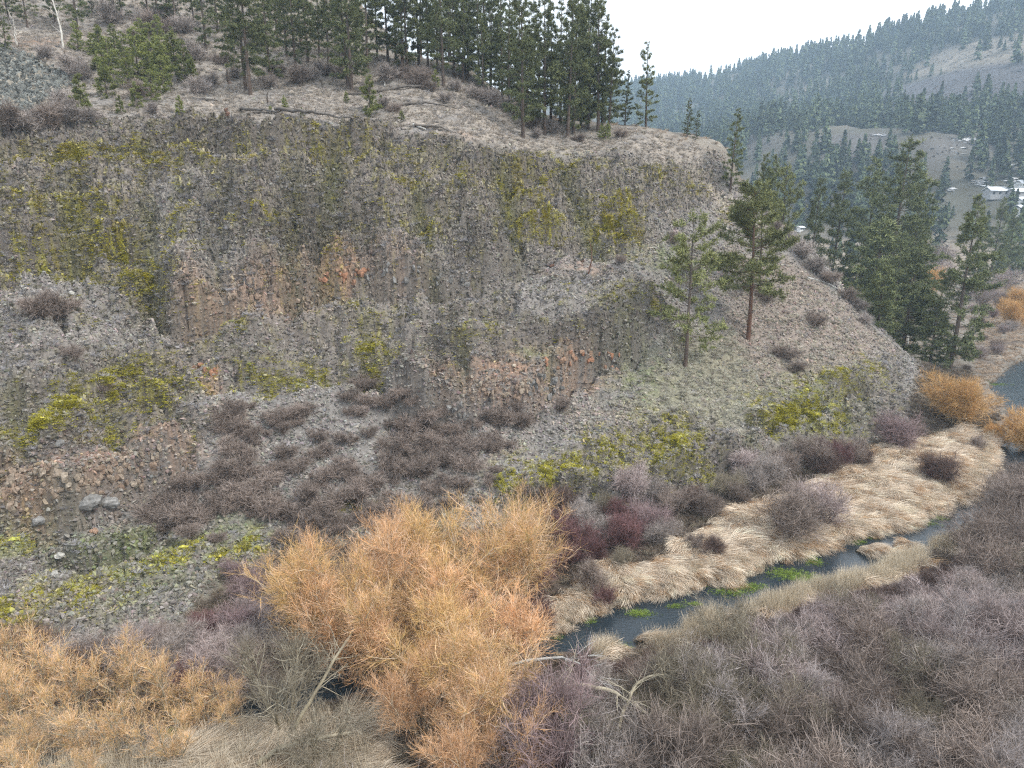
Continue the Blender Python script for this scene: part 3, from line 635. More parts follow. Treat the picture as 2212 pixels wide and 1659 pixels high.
# ------------------------------------------------------------------ scattering small uncountable stuff with geometry nodes
def scatter(name, protos, pos, rot, scl, tint, label, cat):
    me = bpy.data.meshes.new(name); n = len(pos); me.vertices.add(n); me.vertices.foreach_set('co', np.asarray(pos, np.float32).ravel())
    for k, v in (('rot', rot), ('scl', scl)):
        a = me.attributes.new(k, 'FLOAT_VECTOR', 'POINT'); a.data.foreach_set('vector', np.asarray(v, np.float32).ravel())
    a = me.attributes.new('tint', 'FLOAT_COLOR', 'POINT'); a.data.foreach_set('color', np.concatenate([np.clip(tint, .005, .95), np.ones((n, 1))], 1).astype(np.float32).ravel())
    a = me.attributes.new('pick', 'INT', 'POINT'); a.data.foreach_set('value', RNG.integers(0, len(protos), n).astype(np.int32))
    me.update(); o = link(name, me)
    ng = bpy.data.node_groups.new(name, 'GeometryNodeTree'); ng.interface.new_socket('Geometry', in_out='INPUT', socket_type='NodeSocketGeometry'); ng.interface.new_socket('Geometry', in_out='OUTPUT', socket_type='NodeSocketGeometry')
    N = ng.nodes.new; Lk = ng.links.new
    gi, go = N('NodeGroupInput'), N('NodeGroupOutput'); ip = N('GeometryNodeInstanceOnPoints'); jn = N('GeometryNodeJoinGeometry')
    for pm in reversed(protos):
        po = bpy.data.objects.new(name + '_piece', pm); oi = N('GeometryNodeObjectInfo'); oi.inputs['Object'].default_value = po; oi.inputs['As Instance'].default_value = True
        Lk(oi.outputs['Geometry'], jn.inputs[0])
    def na(nm, ty):
        a = N('GeometryNodeInputNamedAttribute'); a.data_type = ty; a.inputs['Name'].default_value = nm; return a.outputs['Attribute']
    Lk(gi.outputs[0], ip.inputs['Points']); Lk(jn.outputs[0], ip.inputs['Instance']); ip.inputs['Pick Instance'].default_value = True
    Lk(na('pick', 'INT'), ip.inputs['Instance Index']); Lk(na('rot', 'FLOAT_VECTOR'), ip.inputs['Rotation']); Lk(na('scl', 'FLOAT_VECTOR'), ip.inputs['Scale']); Lk(ip.outputs[0], go.inputs[0])
    md = o.modifiers.new('scatter', 'NODES'); md.node_group = ng
    return tag(o, label, cat, kind='stuff')

def stone_mesh(seed, mat, npts=11, flat=(1, 1, .7), bevel=False):
    rng = np.random.default_rng(seed); bm = bmesh.new()
    for q in nrmz(rng.normal(0, 1, (npts, 3))) * rng.uniform(.4, .55, (npts, 1)) * np.array(flat): bm.verts.new(q)
    r_ = bmesh.ops.convex_hull(bm, input=bm.verts); bmesh.ops.delete(bm, geom=[v for v in bm.verts if not v.link_faces], context='VERTS')
    me = bpy.data.meshes.new('stone'); bm.to_mesh(me); bm.free(); me.materials.append(mat); return me
stones = [stone_mesh(i, M['stone'], 10, (1, .8, .55 + .1 * (i % 3))) for i in range(8)]
slabs = [stone_mesh(20 + i, M['stone'], 12, (.6, .6, 1.1)) for i in range(5)]

# sample points over the hillside, weighted by surface area
dY = np.gradient(YS)[:, None]; cellA = dY * (halfw(YS)[:, None] * 2 / (NCOL - 1)) * np.ones(GX.shape)
gzx = np.gradient(GZ, axis=1) / (halfw(YS)[:, None] * 2 / (NCOL - 1)); gzy = np.gradient(GZ, axis=0) / dY
area = cellA * np.sqrt(1 + np.minimum(gzx ** 2 + gzy ** 2, 25))
vis = (np.abs(GX) < GY * .80 + 2) & (GY > 26)
def sample(weight, n, jitter=.5):
    w = (weight * area * vis).ravel(); idx = RNG.choice(w.size, n, p=w / w.sum())
    i, j = np.unravel_index(idx, GX.shape)
    y = GY[i, j] + (RNG.random(n) - .5) * dY[i, 0] * 2 * jitter * 2; x = GX[i, j] + (RNG.random(n) - .5) * .3
    return x, y, ground(x, y), i, j
scree = np.clip(hillk * (1 - Z_top * .92) * (1 - rocky * .15) * (1 - tusk * .55) * (1 - pink * .1), 0, 1)
wst = scree * (.5 + .9 * sstep(-.4, .4, n1)) / np.clip(GY / 62, .75, 2) ** 1.6
N_ST = 170000
x, y, z, i, j = sample(wst, N_ST)
size = .16 + .34 * RNG.random(N_ST) ** 3.2; size *= np.where(rocky[i, j] > .5, .9, 1.1) * (.8 + y / 220)
rot = np.stack([RNG.normal(0, .5, N_ST), RNG.normal(0, .5, N_ST), RNG.random(N_ST) * 6.28], 1)
tint = COL[i, j] * RNG.uniform(.5, 1.9, (N_ST, 1)) * (1 + RNG.normal(0, .05, (N_ST, 3)))
ls = RNG.random(N_ST) < .35
tint[ls] = tint[ls] * .5 + np.array([.30, .285, .262]) * .5 * RNG.uniform(.6, 1.3, (ls.sum(), 1))
scatter('loose_stones', stones, np.stack([x, y, z + size * .02], 1), rot, np.stack([size * RNG.uniform(.8, 1.6, N_ST), size, size], 1), tint, 'grey and brown loose basalt stones lying over the whole steep slope', 'stones')
# upright broken columns on the cliff bands
N_CL = 30000
x, y, z, i, j = sample(rocky * (.25 + Z_upper), N_CL)
s = .22 + .38 * RNG.random(N_CL) ** 2
scatter('basalt_columns', slabs, np.stack([x, y, z + .02], 1), np.stack([RNG.normal(.15, .2, N_CL), RNG.normal(0, .2, N_CL), RNG.random(N_CL) * 6.28], 1),
        np.stack([s, s, s * RNG.uniform(.8, 1.9, N_CL)], 1), COL[i, j] * RNG.uniform(.45, 1.75, (N_CL, 1)), 'short broken basalt columns packed on the cliff bands', 'rock columns')

# ------------------------------------------------------------------ tufts, moss, grass
def tuft_mesh(name, seed, n, length, width, spread, droop, lean=0.0, seg=3, base=.08, mat=None):
    rng = np.random.default_rng(seed); a = rng.random(n) * 6.283; k = spread * np.sqrt(rng.random(n))
    d = np.stack([np.cos(a) * k + lean, np.sin(a) * k, np.ones(n)], 1); s = np.stack([np.cos(a) * base * rng.random(n), np.sin(a) * base * rng.random(n), np.full(n, -.05)], 1)
    p = grow(rng, s, d, length * rng.uniform(.6, 1.1, n), seg, .06, 0)
    t = np.linspace(0, 1, seg + 1)[None, :, None]
    h = nrmz(d * np.array([1, 1, 0])) ; p = p + (h[:, None] * .35 + np.array([lean * .6, 0, -1])) * droop * length * t ** 2.2
    return mesh_of(name, [tubes(rng, p, np.full(n, width), np.full(n, width * .25), 2, 0, 1)], mat or M['tuft'])
bunch = [tuft_mesh('bunch', i, 42, .42, .010, 1.0, .35) for i in range(4)]
sage = [tuft_mesh('sage', 10 + i, 60, .34, .011, 1.4, .02, base=.12) for i in range(4)]
mosst = [tuft_mesh('moss', 20 + i, 34, .10, .016, 2.2, .1, seg=2, base=.24) for i in range(3)]
def rz_only(n): return np.stack([RNG.normal(0, .15, n), RNG.normal(0, .15, n), RNG.random(n) * 6.283], 1)
# dry bunch grass on the shelf above the cliffs and on the open slopes
def far_thin(y): return 1 / np.clip(y / 70, .7, 3) ** 1.2
w = (Z_top * 1.0 + strip * .9 + tusk * .35 + pink * .22 + Z_hill * .05) * sstep(-.65, .1, n1 + .3 * n2) * hillk
n_ = 19000; x, y, z, i, j = sample(w * far_thin(GY), n_); s = RNG.uniform(.7, 1.5, n_) * (.8 + y / 260)
tint = (DRY * 1.0)[None] * RNG.uniform(.65, 1.35, (n_, 1)); g = RNG.random(n_) < .3; tint[g] = np.array([.44, .41, .38]) * RNG.uniform(.6, 1.2, (g.sum(), 1))
scatter('dry_grass', bunch, np.stack([x, y, z], 1), rz_only(n_), np.stack([s, s, s], 1), tint, 'dry tan bunch grass on the shelf above the cliffs', 'grass')
# pale tussocks dotted over the green slope right of centre
n_ = 2600; x, y, z, i, j = sample((tusk * 1.0 + pink * .22 + .02 * hillk * (1 - rocky) * (GX > 5)) * (worley(GX * .9, GY * .8)[0] < .34), n_); s = RNG.uniform(.9, 1.6, n_)
tint = np.array([.47, .45, .36])[None] * RNG.uniform(.75, 1.25, (n_, 1))
scatter('pale_tussocks', bunch, np.stack([x, y, z], 1), rz_only(n_), np.stack([s, s, s * .8], 1), tint, 'small pale tussocks dotted over the open slope above the reed bed', 'tussocks')
# grey-lilac sage tufts over the rocks
n_ = 9000; x, y, z, i, j = sample(hillk * (1 - Z_top * .5) * (.3 + rocky) * sstep(-.4, .4, fbm(GX * .4 + 70, GY * .4, 3)) * far_thin(GY), n_); s = RNG.uniform(.6, 1.6, n_) * (.8 + y / 260)
tint = np.array([.33, .32, .33])[None] * RNG.uniform(.5, 1.3, (n_, 1)); g = RNG.random(n_) < .4; tint[g] = np.array([.22, .205, .15]) * RNG.uniform(.6, 1.2, (g.sum(), 1))
scatter('sage_tufts', sage, np.stack([x, y, z], 1), rz_only(n_), np.stack([s, s, s * .8], 1), tint, 'grey lilac sagebrush tufts growing between the rocks', 'sagebrush')
# moss
n_ = 26000; x, y, z, i, j = sample(MS ** 1.5 * far_thin(GY), n_); s = RNG.uniform(.8, 2.0, n_) * (.8 + y / 260)
tint = mossc[i, j] * RNG.uniform(.7, 1.5, (n_, 1))
scatter('moss', mosst, np.stack([x, y, z], 1), rz_only(n_), np.stack([s, s, s * .8], 1), tint, 'yellow green moss cushions on the rock bands', 'moss')

# reeds -----------------------------------------------------------------
reedp = [(1160,1370),(1190,1300),(1290,1215),(1400,1225),(1480,1165),(1560,1110),(1620,1085),(1720,1062),(1800,1010),(1890,965),(1990,950),(2080,925),(2150,945),(2190,1000),(2175,1060),(2130,1110),(2000,1160),(1900,1200),(1750,1245),(1600,1290),(1420,1335),(1300,1365),(1220,1385)]
reed_z = poly_mask(reedp, GX, GY, .5, .6, .5) * (1 - hillk * .7)
near_bank = (sd_ := (dcr - wcr)) < 1.7
nb_z = ((sd_ > -.1) & (sd_ < 1.7 + .8 * fbm(GX * .3, GY * .3, 2)) & (scr < 0) & (GX > 5) & (GX < 50)) * sstep(-.45, .1, fbm(GX * .22 + 3, GY * .22, 2)) * 1.0
ll_z = poly_mask([(250,1680),(420,1610),(560,1560),(700,1545),(830,1560),(830,1720),(200,1750)], GX, GY, .5, .5, .6)
lll_z = poly_mask([(-200,1600),(0,1570),(200,1590),(350,1620),(330,1750),(-200,1780)], GX, GY, .5, .5, .6)
right_z = poly_mask([(2110,560),(2400,540),(2400,860),(2190,830),(2150,900),(2080,880),(2120,760),(2130,640)], GX, GY, 1, .3, 1.5)
rw = np.clip(reed_z + nb_z + ll_z * .9 + lll_z * .7, 0, 1) * (sd_ > -.25)
rw = np.maximum(rw, sstep(.35, .6, ISL))
reeds = [tuft_mesh('reed', 40 + i, 46, 1.25, .014, .32, .40, lean=.85, seg=4, base=.30) for i in range(5)]
n_ = 17000; x, y, z, i, j = sample(rw + 0.0, n_)
flow = 2.2 * fbm(x * .22, y * .22, 3) + 1.0 * fbm(x * .9, y * .9, 2) + RNG.normal(0, .3, n_)
to_creek = np.arctan2(-.83, .35)                # the strands lean down towards the water
flow = flow * 1.25 + to_creek + np.where(x < -2, 1.0, 0); edge_k = np.clip((dcr - wcr)[i, j], 0, 3)
s = RNG.uniform(.65, 1.15, n_) * np.where(edge_k < .8, .75, 1) * (.85 + .5 * sstep(-.3, .5, fbm(x * .4, y * .4, 2)))
tint = np.array([.74, .63, .50])[None] * RNG.uniform(.55, 1.4, (n_, 1)) * (1 + .2 * fbm(x * .5, y * .5, 3))[:, None]
g = RNG.random(n_) < .2; tint[g] = np.array([.50, .33, .19]) * RNG.uniform(.7, 1.2, (g.sum(), 1))
g = x < -2; tint[g] = tint[g] * .45 + np.array([.40, .35, .27]) * .55
scatter('dry_reeds', reeds, np.stack([x, y, z], 1), np.stack([RNG.normal(0, .12, n_), RNG.normal(0, .12, n_), flow], 1), np.stack([s, s, s * RNG.uniform(.7, 1.1, n_)], 1), tint, 'straw coloured flattened reeds lying in combed waves along the creek', 'reeds')
ups = [tuft_mesh('upright_reed', 60 + i, 26, 1.5, .010, .22, .06, lean=.1, seg=3, base=.35) for i in range(3)]
w = nb_z * 2.5 + reed_z * ((sd_ < 1.0) & (sd_ > -.3)) * .3 + ll_z * .25 + lll_z * .6; n_ = 3000
x, y, z, i, j = sample(w, n_); s = RNG.uniform(.6, 1.1, n_); tint = np.array([.64, .56, .43])[None] * RNG.uniform(.7, 1.2, (n_, 1))
scatter('standing_reeds', ups, np.stack([x, y, z], 1), rz_only(n_), np.stack([s, s, s], 1), tint, 'thin standing reed stems along the near bank of the creek', 'reeds')
# grass in the open valley to the right
n_ = 9000; x, y, z, i, j = sample(right_z + .12 * (1 - hillk) * (GY > 85) * (sd_ > .5), n_); s = RNG.uniform(1.2, 2.4, n_)
tint = np.array([.45, .35, .26])[None] * RNG.uniform(.7, 1.25, (n_, 1))
scatter('meadow_grass', bunch, np.stack([x, y, z], 1), rz_only(n_), np.stack([s, s, s], 1), tint, 'pale winter grass on the open valley floor at the right', 'grass')
# leaf litter and weeds under the thicket
n_ = 14000; x, y, z, i, j = sample((1 - hillk) * (sd_ > .8) * (1 - np.clip(rw + right_z, 0, 1)) * (GY < 110), n_); s = RNG.uniform(.8, 1.8, n_)
tint = np.array([.17, .135, .105])[None] * RNG.uniform(.6, 1.4, (n_, 1)); g = RNG.random(n_) < .22; tint[g] = np.array([.30, .26, .19]) * RNG.uniform(.6, 1.2, (g.sum(), 1))
scatter('undergrowth', bunch + sage, np.stack([x, y, z], 1), rz_only(n_), np.stack([s, s, s], 1), tint, 'brown dead weeds and litter covering the ground under the thicket', 'undergrowth')
# bright cress floating at the water's edge
cx, cyy, cs = [], [], []
for px, py, rx, ry, k in [(1700,1240,42,13,420),(1740,1247,30,9,260),(1580,1277,36,10,320),(1620,1268,30,7,220),(1380,1325,26,7,220),(1270,1340,16,7,130),(1215,1350,14,10,120),(1340,1400,24,8,120),(1870,1158,30,8,200),(1850,1170,20,6,100),
        (1750,1205,18,8,120),(1760,1215,22,6,120),(2000,1130,26,7,140),(2030,1120,16,5,90),(1500,1305,20,4,80),(1900,1230,10,4,40),(2150,830,30,6,160),(400,1535,18,10,120),(420,1500,20,14,120),(1200,1375,14,6,60),(370,1585,16,8,80),(1830,1310,30,12,200),(1460,1310,16,4,60)]:
    a, s_ = ray(px, py); Y = CAM_H / -s_; mpp = math.hypot(Y, CAM_H) / FPX
    q = RNG.normal(0, .5, (k, 2)); cx.append(a * Y + q[:, 0] * rx * mpp); cyy.append(Y + q[:, 1] * ry * mpp * 2.0)
x = np.concatenate(cx); y = np.concatenate(cyy); z = np.maximum(ground(x, y), .0); n_ = len(x)
ctint = np.array([.18, .25, .05])[None] * RNG.uniform(.55, 1.5, (n_, 1)); s = RNG.uniform(.45, 1.15, n_)
scatter('water_cress', mosst, np.stack([x, y, z + .01], 1), rz_only(n_), np.stack([s, s, s * .7], 1), ctint, 'bright green cress floating at the edges of the creek', 'water plants')

# ------------------------------------------------------------------ rocks in the exposed cliff feet: parts of the hillside
rocks_px = [(150,1050,165,34,95,'rock_tan'),(20,1075,40,30,22,'rock_tan'),(330,985,90,26,26,'rock_tan'),(1085,845,85,30,62,'rock_tan'),(1180,840,50,22,24,'rock_grey'),(1260,790,90,16,22,'rock_red'),
            (750,600,60,12,18,'rock_red'),(560,640,90,20,16,'rock_tan'),(440,800,34,9,9,'rock_red'),(900,605,110,12,22,'rock_grey'),(1040,900,90,14,14,'rock_grey')]
rmeshes = {}
for k in ('rock_tan', 'rock_grey', 'rock_red', 'rock_pale'):
    rmeshes[k] = [stone_mesh(100 + q, M[k], 14, (.85, .6, 1.0)) for q in range(5)]
rs = random.Random(5)
for px, py, rx, ry, n, mk in rocks_px:
    for _ in range(n):
        qx, qy = px + rs.uniform(-1, 1) * rx, py + rs.uniform(-1, 1) * ry
        X, Y, Z = at(qx, qy); o = link('rock', rs.choice(rmeshes[mk]), hillside)
        s = rs.uniform(.45, 1.05); o.location = (X, Y, Z - .08 * s); o.rotation_euler = (rs.uniform(-.3, .3), rs.uniform(-.3, .3), rs.uniform(0, 6.28)); o.scale = (s * rs.uniform(.8, 1.3), s, s * rs.uniform(.7, 1.3))
def boulder(px, py, size, mk, label, squash=.7, seed=0):
    X, Y, Z = at(px, py); me = bpy.data.meshes.new('boulder'); bm = bmesh.new(); bmesh.ops.create_icosphere(bm, subdivisions=3, radius=.5)
    rg = np.random.default_rng(seed + 900); off = rg.random(3) * 50
    for v in bm.verts:
        c = v.co; q = 1 + .55 * float(fbm(np.array([c.x * 3 + off[0] + c.z * 1.7]), np.array([c.y * 3 + off[1] - c.z * 1.3]), 4)[0]); v.co = Vector((c.x * q, c.y * q * .85, c.z * q * squash))
    bm.to_mesh(me); bm.free(); me.materials.append(M[mk]); o = link('boulder', me); size *= .8; o.location = (X, Y, Z + size * .02); o.scale = (size,) * 3; o.rotation_euler = (rg.uniform(-.3, .3), rg.uniform(-.3, .3), rg.uniform(0, 6))
    return tag(o, label, 'boulder')
for k, (px, py, s, mk, lb) in enumerate([
    (200,1130,2.1,'rock_grey','large rounded grey outcrop boulder, left of a pair below the tan cliff foot'),(275,1122,1.8,'rock_grey','rounded grey boulder, right of a pair below the tan cliff foot'),
    (240,1105,1.6,'rock_grey','grey boulder wedged behind the pair below the cliff foot'),(205,1152,.8,'rock_red','small reddish stone face under the large grey boulder'),
    (130,1205,.9,'rock_pale','pale rounded boulder low on the left slope'),(450,1178,.7,'rock_pale','small pale stone on the green slope left of the big willow'),
    (117,1243,.7,'rock_pale','pale flat stone below the rounded pale boulder'),(267,1437,.35,'rock_pale','small white stone above the lower left shrubs, the left one'),(155,636,.7,'rock_pale','pale flat stone on the top of the left knoll'),
    (540,1526,.85,'rock_pale','pale rock standing in the dark pool'),(505,1532,.4,'rock_grey','small wet stone left of the pale rock in the dark pool'),(690,1490,.45,'rock_grey','grey stone in the dark pool nearest the fallen stems'),
    (395,1540,.7,'rock_grey','lichen grey stone at the left bank of the dark pool'),(130,960,1.0,'rock_grey','grey block on the dark cliff face at left'),(90,1150,1.3,'rock_grey','mossy boulder below the left end of the tan cliff'),
    (365,1090,1.0,'rock_grey','grey boulder at the right end of the green ledge'),(860,1390,.5,'rock_grey','grey stone under the big willow'),(1404,1295,.4,'rock_grey','dark stone at the reed edge')]):
    boulder(px, py, s, mk, lb, seed=k)

# ------------------------------------------------------------------ shrubs and thicket
SH = {}
for k, (mat, n) in {'brown': ('brown_twig', 3), 'grey': ('grey_twig', 3), 'lilac': ('lilac_twig', 3), 'olive': ('olive_twig', 2), 'dark': ('dark_twig', 2), 'red': ('red_twig', 2), 'pink': ('pink_twig', 2)}.items():
    SH[k] = [shrub_mesh('shrub_' + k, 300 + 17 * q + len(k), 1.0 * 3.4, 2.0, 16, 230, 5200, M[mat], .75, .0085) for q in range(n)]
SMALL = [shrub_mesh('low_shrub', 500 + q, 1.5, 1.1, 16, 140, 2600, M['brown_twig'], .42, .009) for q in range(3)]
SMALLG = [shrub_mesh('low_shrub', 520 + q, 1.5, 1.1, 16, 140, 2200, M['grey_twig'], .42, .009) for q in range(2)]
rs = random.Random(21)
def put(mesh, name, X, Y, s, label, cat, group=None, sz=None, rz=None, z=None, tilt=0):
    o = link(name, mesh); e_ = rs.uniform(.8, 1.3); Z = float(anyground(np.array([X]), np.array([Y]))[0]) if z is None else z
    o.location = (X, Y, Z - .05); o.rotation_euler = (rs.uniform(-.08, .08) + tilt, rs.uniform(-.08, .08), rs.uniform(0, 6.28) if rz is None else rz); o.scale = (s * e_, s / e_, (sz or s) * rs.uniform(.85, 1.15))
    return tag(o, label, cat, group)
def mpp_at(X, Y, Z): return math.hypot(math.hypot(X, Y), CAM_H - Z) / FPX
brown_px = [(110,668,34),(140,672,26),(85,662,24),(495,890,28),(500,925,26),(508,960,30),(515,1000,34),(480,1030,32),(540,1050,36),(575,1090,38),(385,1065,36),(360,1112,40),(410,1115,34),(600,900,28),(640,886,26),(610,925,18),
  (690,940,22),(700,975,26),(650,1000,26),(620,975,22),(740,1015,36),(765,1060,36),(800,1035,34),(845,1000,32),(860,955,34),(885,915,34),(925,950,30),(955,985,32),(900,1010,34),(1085,900,30),(1110,880,26),(1130,905,26),(1010,1000,30),(1020,960,24),
  (800,865,22),(790,830,26),(760,850,22),(1060,945,22),(1210,872,22),(930,905,28),(970,925,24),(720,1085,36),(660,1060,34),(690,1110,38),(620,1110,34),(840,1085,34),(900,1080,30),(640,1150,34),(1000,1040,22),(1130,1060,22),
  (520,1085,32),(470,1075,28),(1700,760,24),(1760,690,20),(1650,640,16),(1450,510,18),(1340,560,12),(1480,560,14),(1620,470,14),(230,840,16),(160,760,18),(1720,790,18)]
rq = random.Random(77)
fill = [(470,870),(700,880),(880,850),(1130,900),(1100,990),(1050,1080),(850,1130),(560,1180),(330,1140),(360,1050),(480,1000)]
for _ in range(1500):
    px, py = rq.uniform(330, 1140), rq.uniform(860, 1180); ins = False
    for (x0, y0), (x1, y1) in zip(fill, fill[1:] + fill[:1]):
        if (y0 > py) != (y1 > py) and px < (x1 - x0) * (py - y0) / (y1 - y0) + x0: ins = not ins
    if ins and float(fbm(np.array([px * .012]), np.array([py * .018]), 3)[0]) > rq.uniform(-.12, .25) and len(brown_px) < 165 and all((px - a) ** 2 + (py - b) ** 2 > 16 ** 2 for a, b, _ in brown_px): brown_px.append((px, py, rq.uniform(10, 24)))
for k, (px, py, r) in enumerate(brown_px):
    X, Y, Z = at(px, py + r * .6); m = mpp_at(X, Y, Z); s = r * m / 1.1 * 1.25
    lb = {0: 'broad dark brown shrub on the top of the left knoll', 51: 'brown shrub on the bare pink slope above the mossy rocks'}.get(k)
    put(rs.choice(SMALL), 'leafless_shrub', X, Y, s, lb or ('brown leafless scree shrub' if px < 1250 and py > 780 else 'small leafless brown shrub alone on the open slope'), 'shrub', None if lb else ('brown shrubs on the scree' if px < 1250 and py > 780 else 'lone brown shrubs on the open slope'), sz=s * .85)
# thin belt of grey brush on the shelf and along its back
shelf_px = [(20,265,30),(60,268,30),(95,262,26),(130,255,24),(140,225,26),(175,250,26),(205,262,18),(160,150,26),(180,165,20),(100,120,16),(240,40,26),(330,60,30),(290,85,20),(350,30,24),(400,60,26),(420,120,24),(350,130,26),(300,200,24),(330,240,16),
  (430,195,24),(455,180,18),(835,165,26),(870,160,24),(895,175,26),(915,160,20),(790,190,16),(640,170,26),(665,165,22),(600,160,20),(1030,205,22),(1060,215,26),(1090,225,20),(1130,245,24),(1150,270,18),(1160,290,16),(1250,300,14),(1110,240,18),(830,225,18),(850,235,14),(960,215,16),
  (700,150,22),(740,160,20),(930,190,14),(985,190,16),(1190,280,18),(1340,290,14),(1620,500,14),(480,130,22),(510,160,22),(580,180,22),(560,90,20),(1700,520,22),(1735,545,24),(1760,575,26),(1790,600,22),(1830,640,20),(1850,660,18),(1680,490,16),(1870,690,16),(1660,470,14)]
for px, py, r in shelf_px:
    X, Y, Z = at(px, py + r * .5); m = mpp_at(X, Y, Z); s = r * m / 1.1 * 1.2
    put(rs.choice(SMALLG + SMALL[:1]), 'leafless_brush', X, Y, s, 'grey leafless brush' if px < 1500 else 'grey leafless brush along the right shoulder', 'brush', 'brush among the pines on the shelf' if px < 1500 else 'brush along the right shoulder', sz=s * .9)
foot_px = [(1165,1085,30,'dark',0),(1215,1080,36,'dark',0),(1255,1110,34,'grey',0),(1240,1160,44,'red',0),(1225,1195,36,'red',0),(1290,1140,38,'grey',0),(1350,1150,46,'red','dark red dogwood shrub in the middle of the foot brush, widest of the red ones'),(1360,1050,46,'lilac','tall domed lilac grey shrub above the red dogwoods'),
  (1400,1115,44,'pink',0),(1450,1080,38,'brown',0),(1490,1075,32,'dark',0),(1520,1090,30,'brown',0),(1430,1150,30,'grey',0),(1590,1000,40,'lilac',0),(1570,1045,34,'olive',0),(1620,1030,36,'grey',0),(1655,1020,34,'grey',0),(1690,1000,30,'brown',0),(1590,1065,28,'brown',0),
  (1750,975,38,'brown',0),(1790,1000,34,'dark',0),(1800,985,30,'red',0),(1835,975,34,'brown',0),(1860,985,22,'dark',0),(1935,930,46,'pink','feathery pink grey shrub left of the far orange willow'),(1700,1115,64,'brown','big round grey brown shrub standing in the reed bed'),(1765,1095,52,'lilac','paler shrub right beside the big round one in the reeds'),
  (1540,1180,28,'dark',0),(1500,1170,22,'brown',0),(1280,1250,34,'brown',0),(1300,1290,26,'red',0),(1340,1205,24,'olive',0),(2030,1010,40,'dark','dark red brown bush alone in the upper reed bed'),(2015,1020,22,'red',0),(2110,960,16,'brown',0),
  (1340,1110,32,'red',0),(1310,1090,30,'olive',0),(1420,1065,28,'grey',0),(1200,1130,34,'red',0),(1280,1190,34,'red',0),(1150,1250,44,'red',0),(1160,1330,40,'red',0),
  (30,1400,40,'dark',0),(90,1410,40,'dark',0),(150,1420,38,'grey',0),(210,1425,36,'dark',0),(260,1420,38,'grey',0),(310,1400,40,'lilac',0),(350,1385,34,'brown',0),(390,1400,38,'grey',0),(440,1360,34,'red','dark red dogwood stems in the lower left brush'),(480,1400,44,'lilac',0),(520,1350,44,'pink',0),
  (560,1330,40,'lilac',0),(535,1270,36,'pink','pinkish shrub at the top of the lower left brush'),(510,1235,28,'pink',0),(480,1445,44,'lilac',0),(545,1440,44,'brown',0),(590,1400,44,'grey',0),(430,1470,36,'red',0),(500,1490,40,'lilac',0),(570,1480,36,'grey',0),(400,1440,36,'grey',0),(340,1440,34,'brown',0),
  (570,1240,28,'brown',0),(600,1290,34,'brown',0),(450,1420,40,'lilac',0),(520,1400,44,'grey',0),(610,1350,40,'lilac',0)]
for k, (px, py, r, kind, lb) in enumerate(foot_px):
    X, Y, Z = at(px, py + r * .75); m = mpp_at(X, Y, Z); s = r * m / 2.0 * 1.15
    side = 'between the cliffs and the reed bed' if px > 1100 else 'below the left slope beside the dark pool'
    put(rs.choice(SH[kind]), 'leafless_shrub', X, Y, s, lb or f'{ {"dark":"dark brown","brown":"brown","grey":"grey","lilac":"lilac grey","olive":"olive grey","red":"dark red","pink":"pinkish"}[kind]} leafless shrub', 'shrub', None if lb else f'{kind} shrubs {side}', sz=s * 1.0)
# the wide leafless thicket on the near side of the creek
def side_ok(x, y):
    d, w, sd = creek_dist(np.array([x]), np.array([y])); return sd[0] < 0, d[0] - w[0]
rt = np.random.default_rng(3); placed = []
tries = 0
while len(placed) < 400 and tries < 60000:
    tries += 1
    y = rt.uniform(19, 96); x = rt.uniform(-1, 1) * (y * .80 + 3)
    ok, dc = side_ok(x, y)
    if not ok or dc < 2.3: continue
    if x < -.5 and y > 22 : continue
    if x < 3.0 and y > 33.5: continue
    rr = 1.0 + 2.0 * rt.random() ** 1.4
    hmax = (.62 * (dc - 1.5)) if x < 39 else 9
    rr = min(rr, hmax / 1.75)
    if rr < .4: continue
    if any((x - a) ** 2 + (y - b) ** 2 < ((rr + c) * .47) ** 2 for a, b, c in placed): continue
    placed.append((x, y, rr))
for x, y, rr in placed:
    nn = float(fbm(np.array([x * .09]), np.array([y * .09 + 5]), 3)[0]) + rt.normal(0, .16)
    d = side_ok(x, y)[1]
    kind = 'dark' if (d < 5.0 and rt.random() < .7) else ('lilac' if nn > .22 else 'grey' if nn > .05 else 'olive' if nn < -.32 else 'brown' if nn < -.04 else ('pink' if rt.random() < .12 else 'grey'))
    s = rr / 2.0 * 1.15
    word = {"dark": "dark brown", "brown": "brown", "grey": "silvery grey", "lilac": "pale lilac grey", "olive": "olive brown", "pink": "pinkish grey"}[kind]
    put(rt.choice(SH[kind]), 'thicket_shrub', x, y, s, f'{word} thicket shrub', 'shrub', f'{word} shrubs of the near thicket', sz=s * rt.uniform(.85, 1.25))

# ------------------------------------------------------------------ willows
def tree(name, wd, cr, X, Y, s, label, cat, group=None, z=None, sz=None, rz=None, tilt=(0, 0)):
    e = bpy.data.objects.new(name, None); C.objects.link(e); Z = float(anyground(np.array([X]), np.array([Y]))[0]) if z is None else z
    e.location = (X, Y, Z); e.scale = (s, s, sz or s); e.rotation_euler = (tilt[0], tilt[1], rs.uniform(0, 6.28) if rz is None else rz)
    link('trunk', wd, e)
    if cr: link('crown', cr, e)
    return tag(e, label, cat, group)
M['willow_yellow'] = ramp_mat('willow_yellow', [(0, (.26, .22, .14)), (.3, (.42, .32, .13)), (.6, (.64, .40, .14)), (.8, (.76, .47, .20)), (1, (.86, .60, .38))], vary=.12)
M['willow_pink'] = ramp_mat('willow_pink', [(0, (.32, .25, .18)), (.3, (.50, .34, .19)), (.6, (.72, .39, .17)), (.8, (.82, .49, .26)), (1, (.92, .66, .48))], vary=.12)
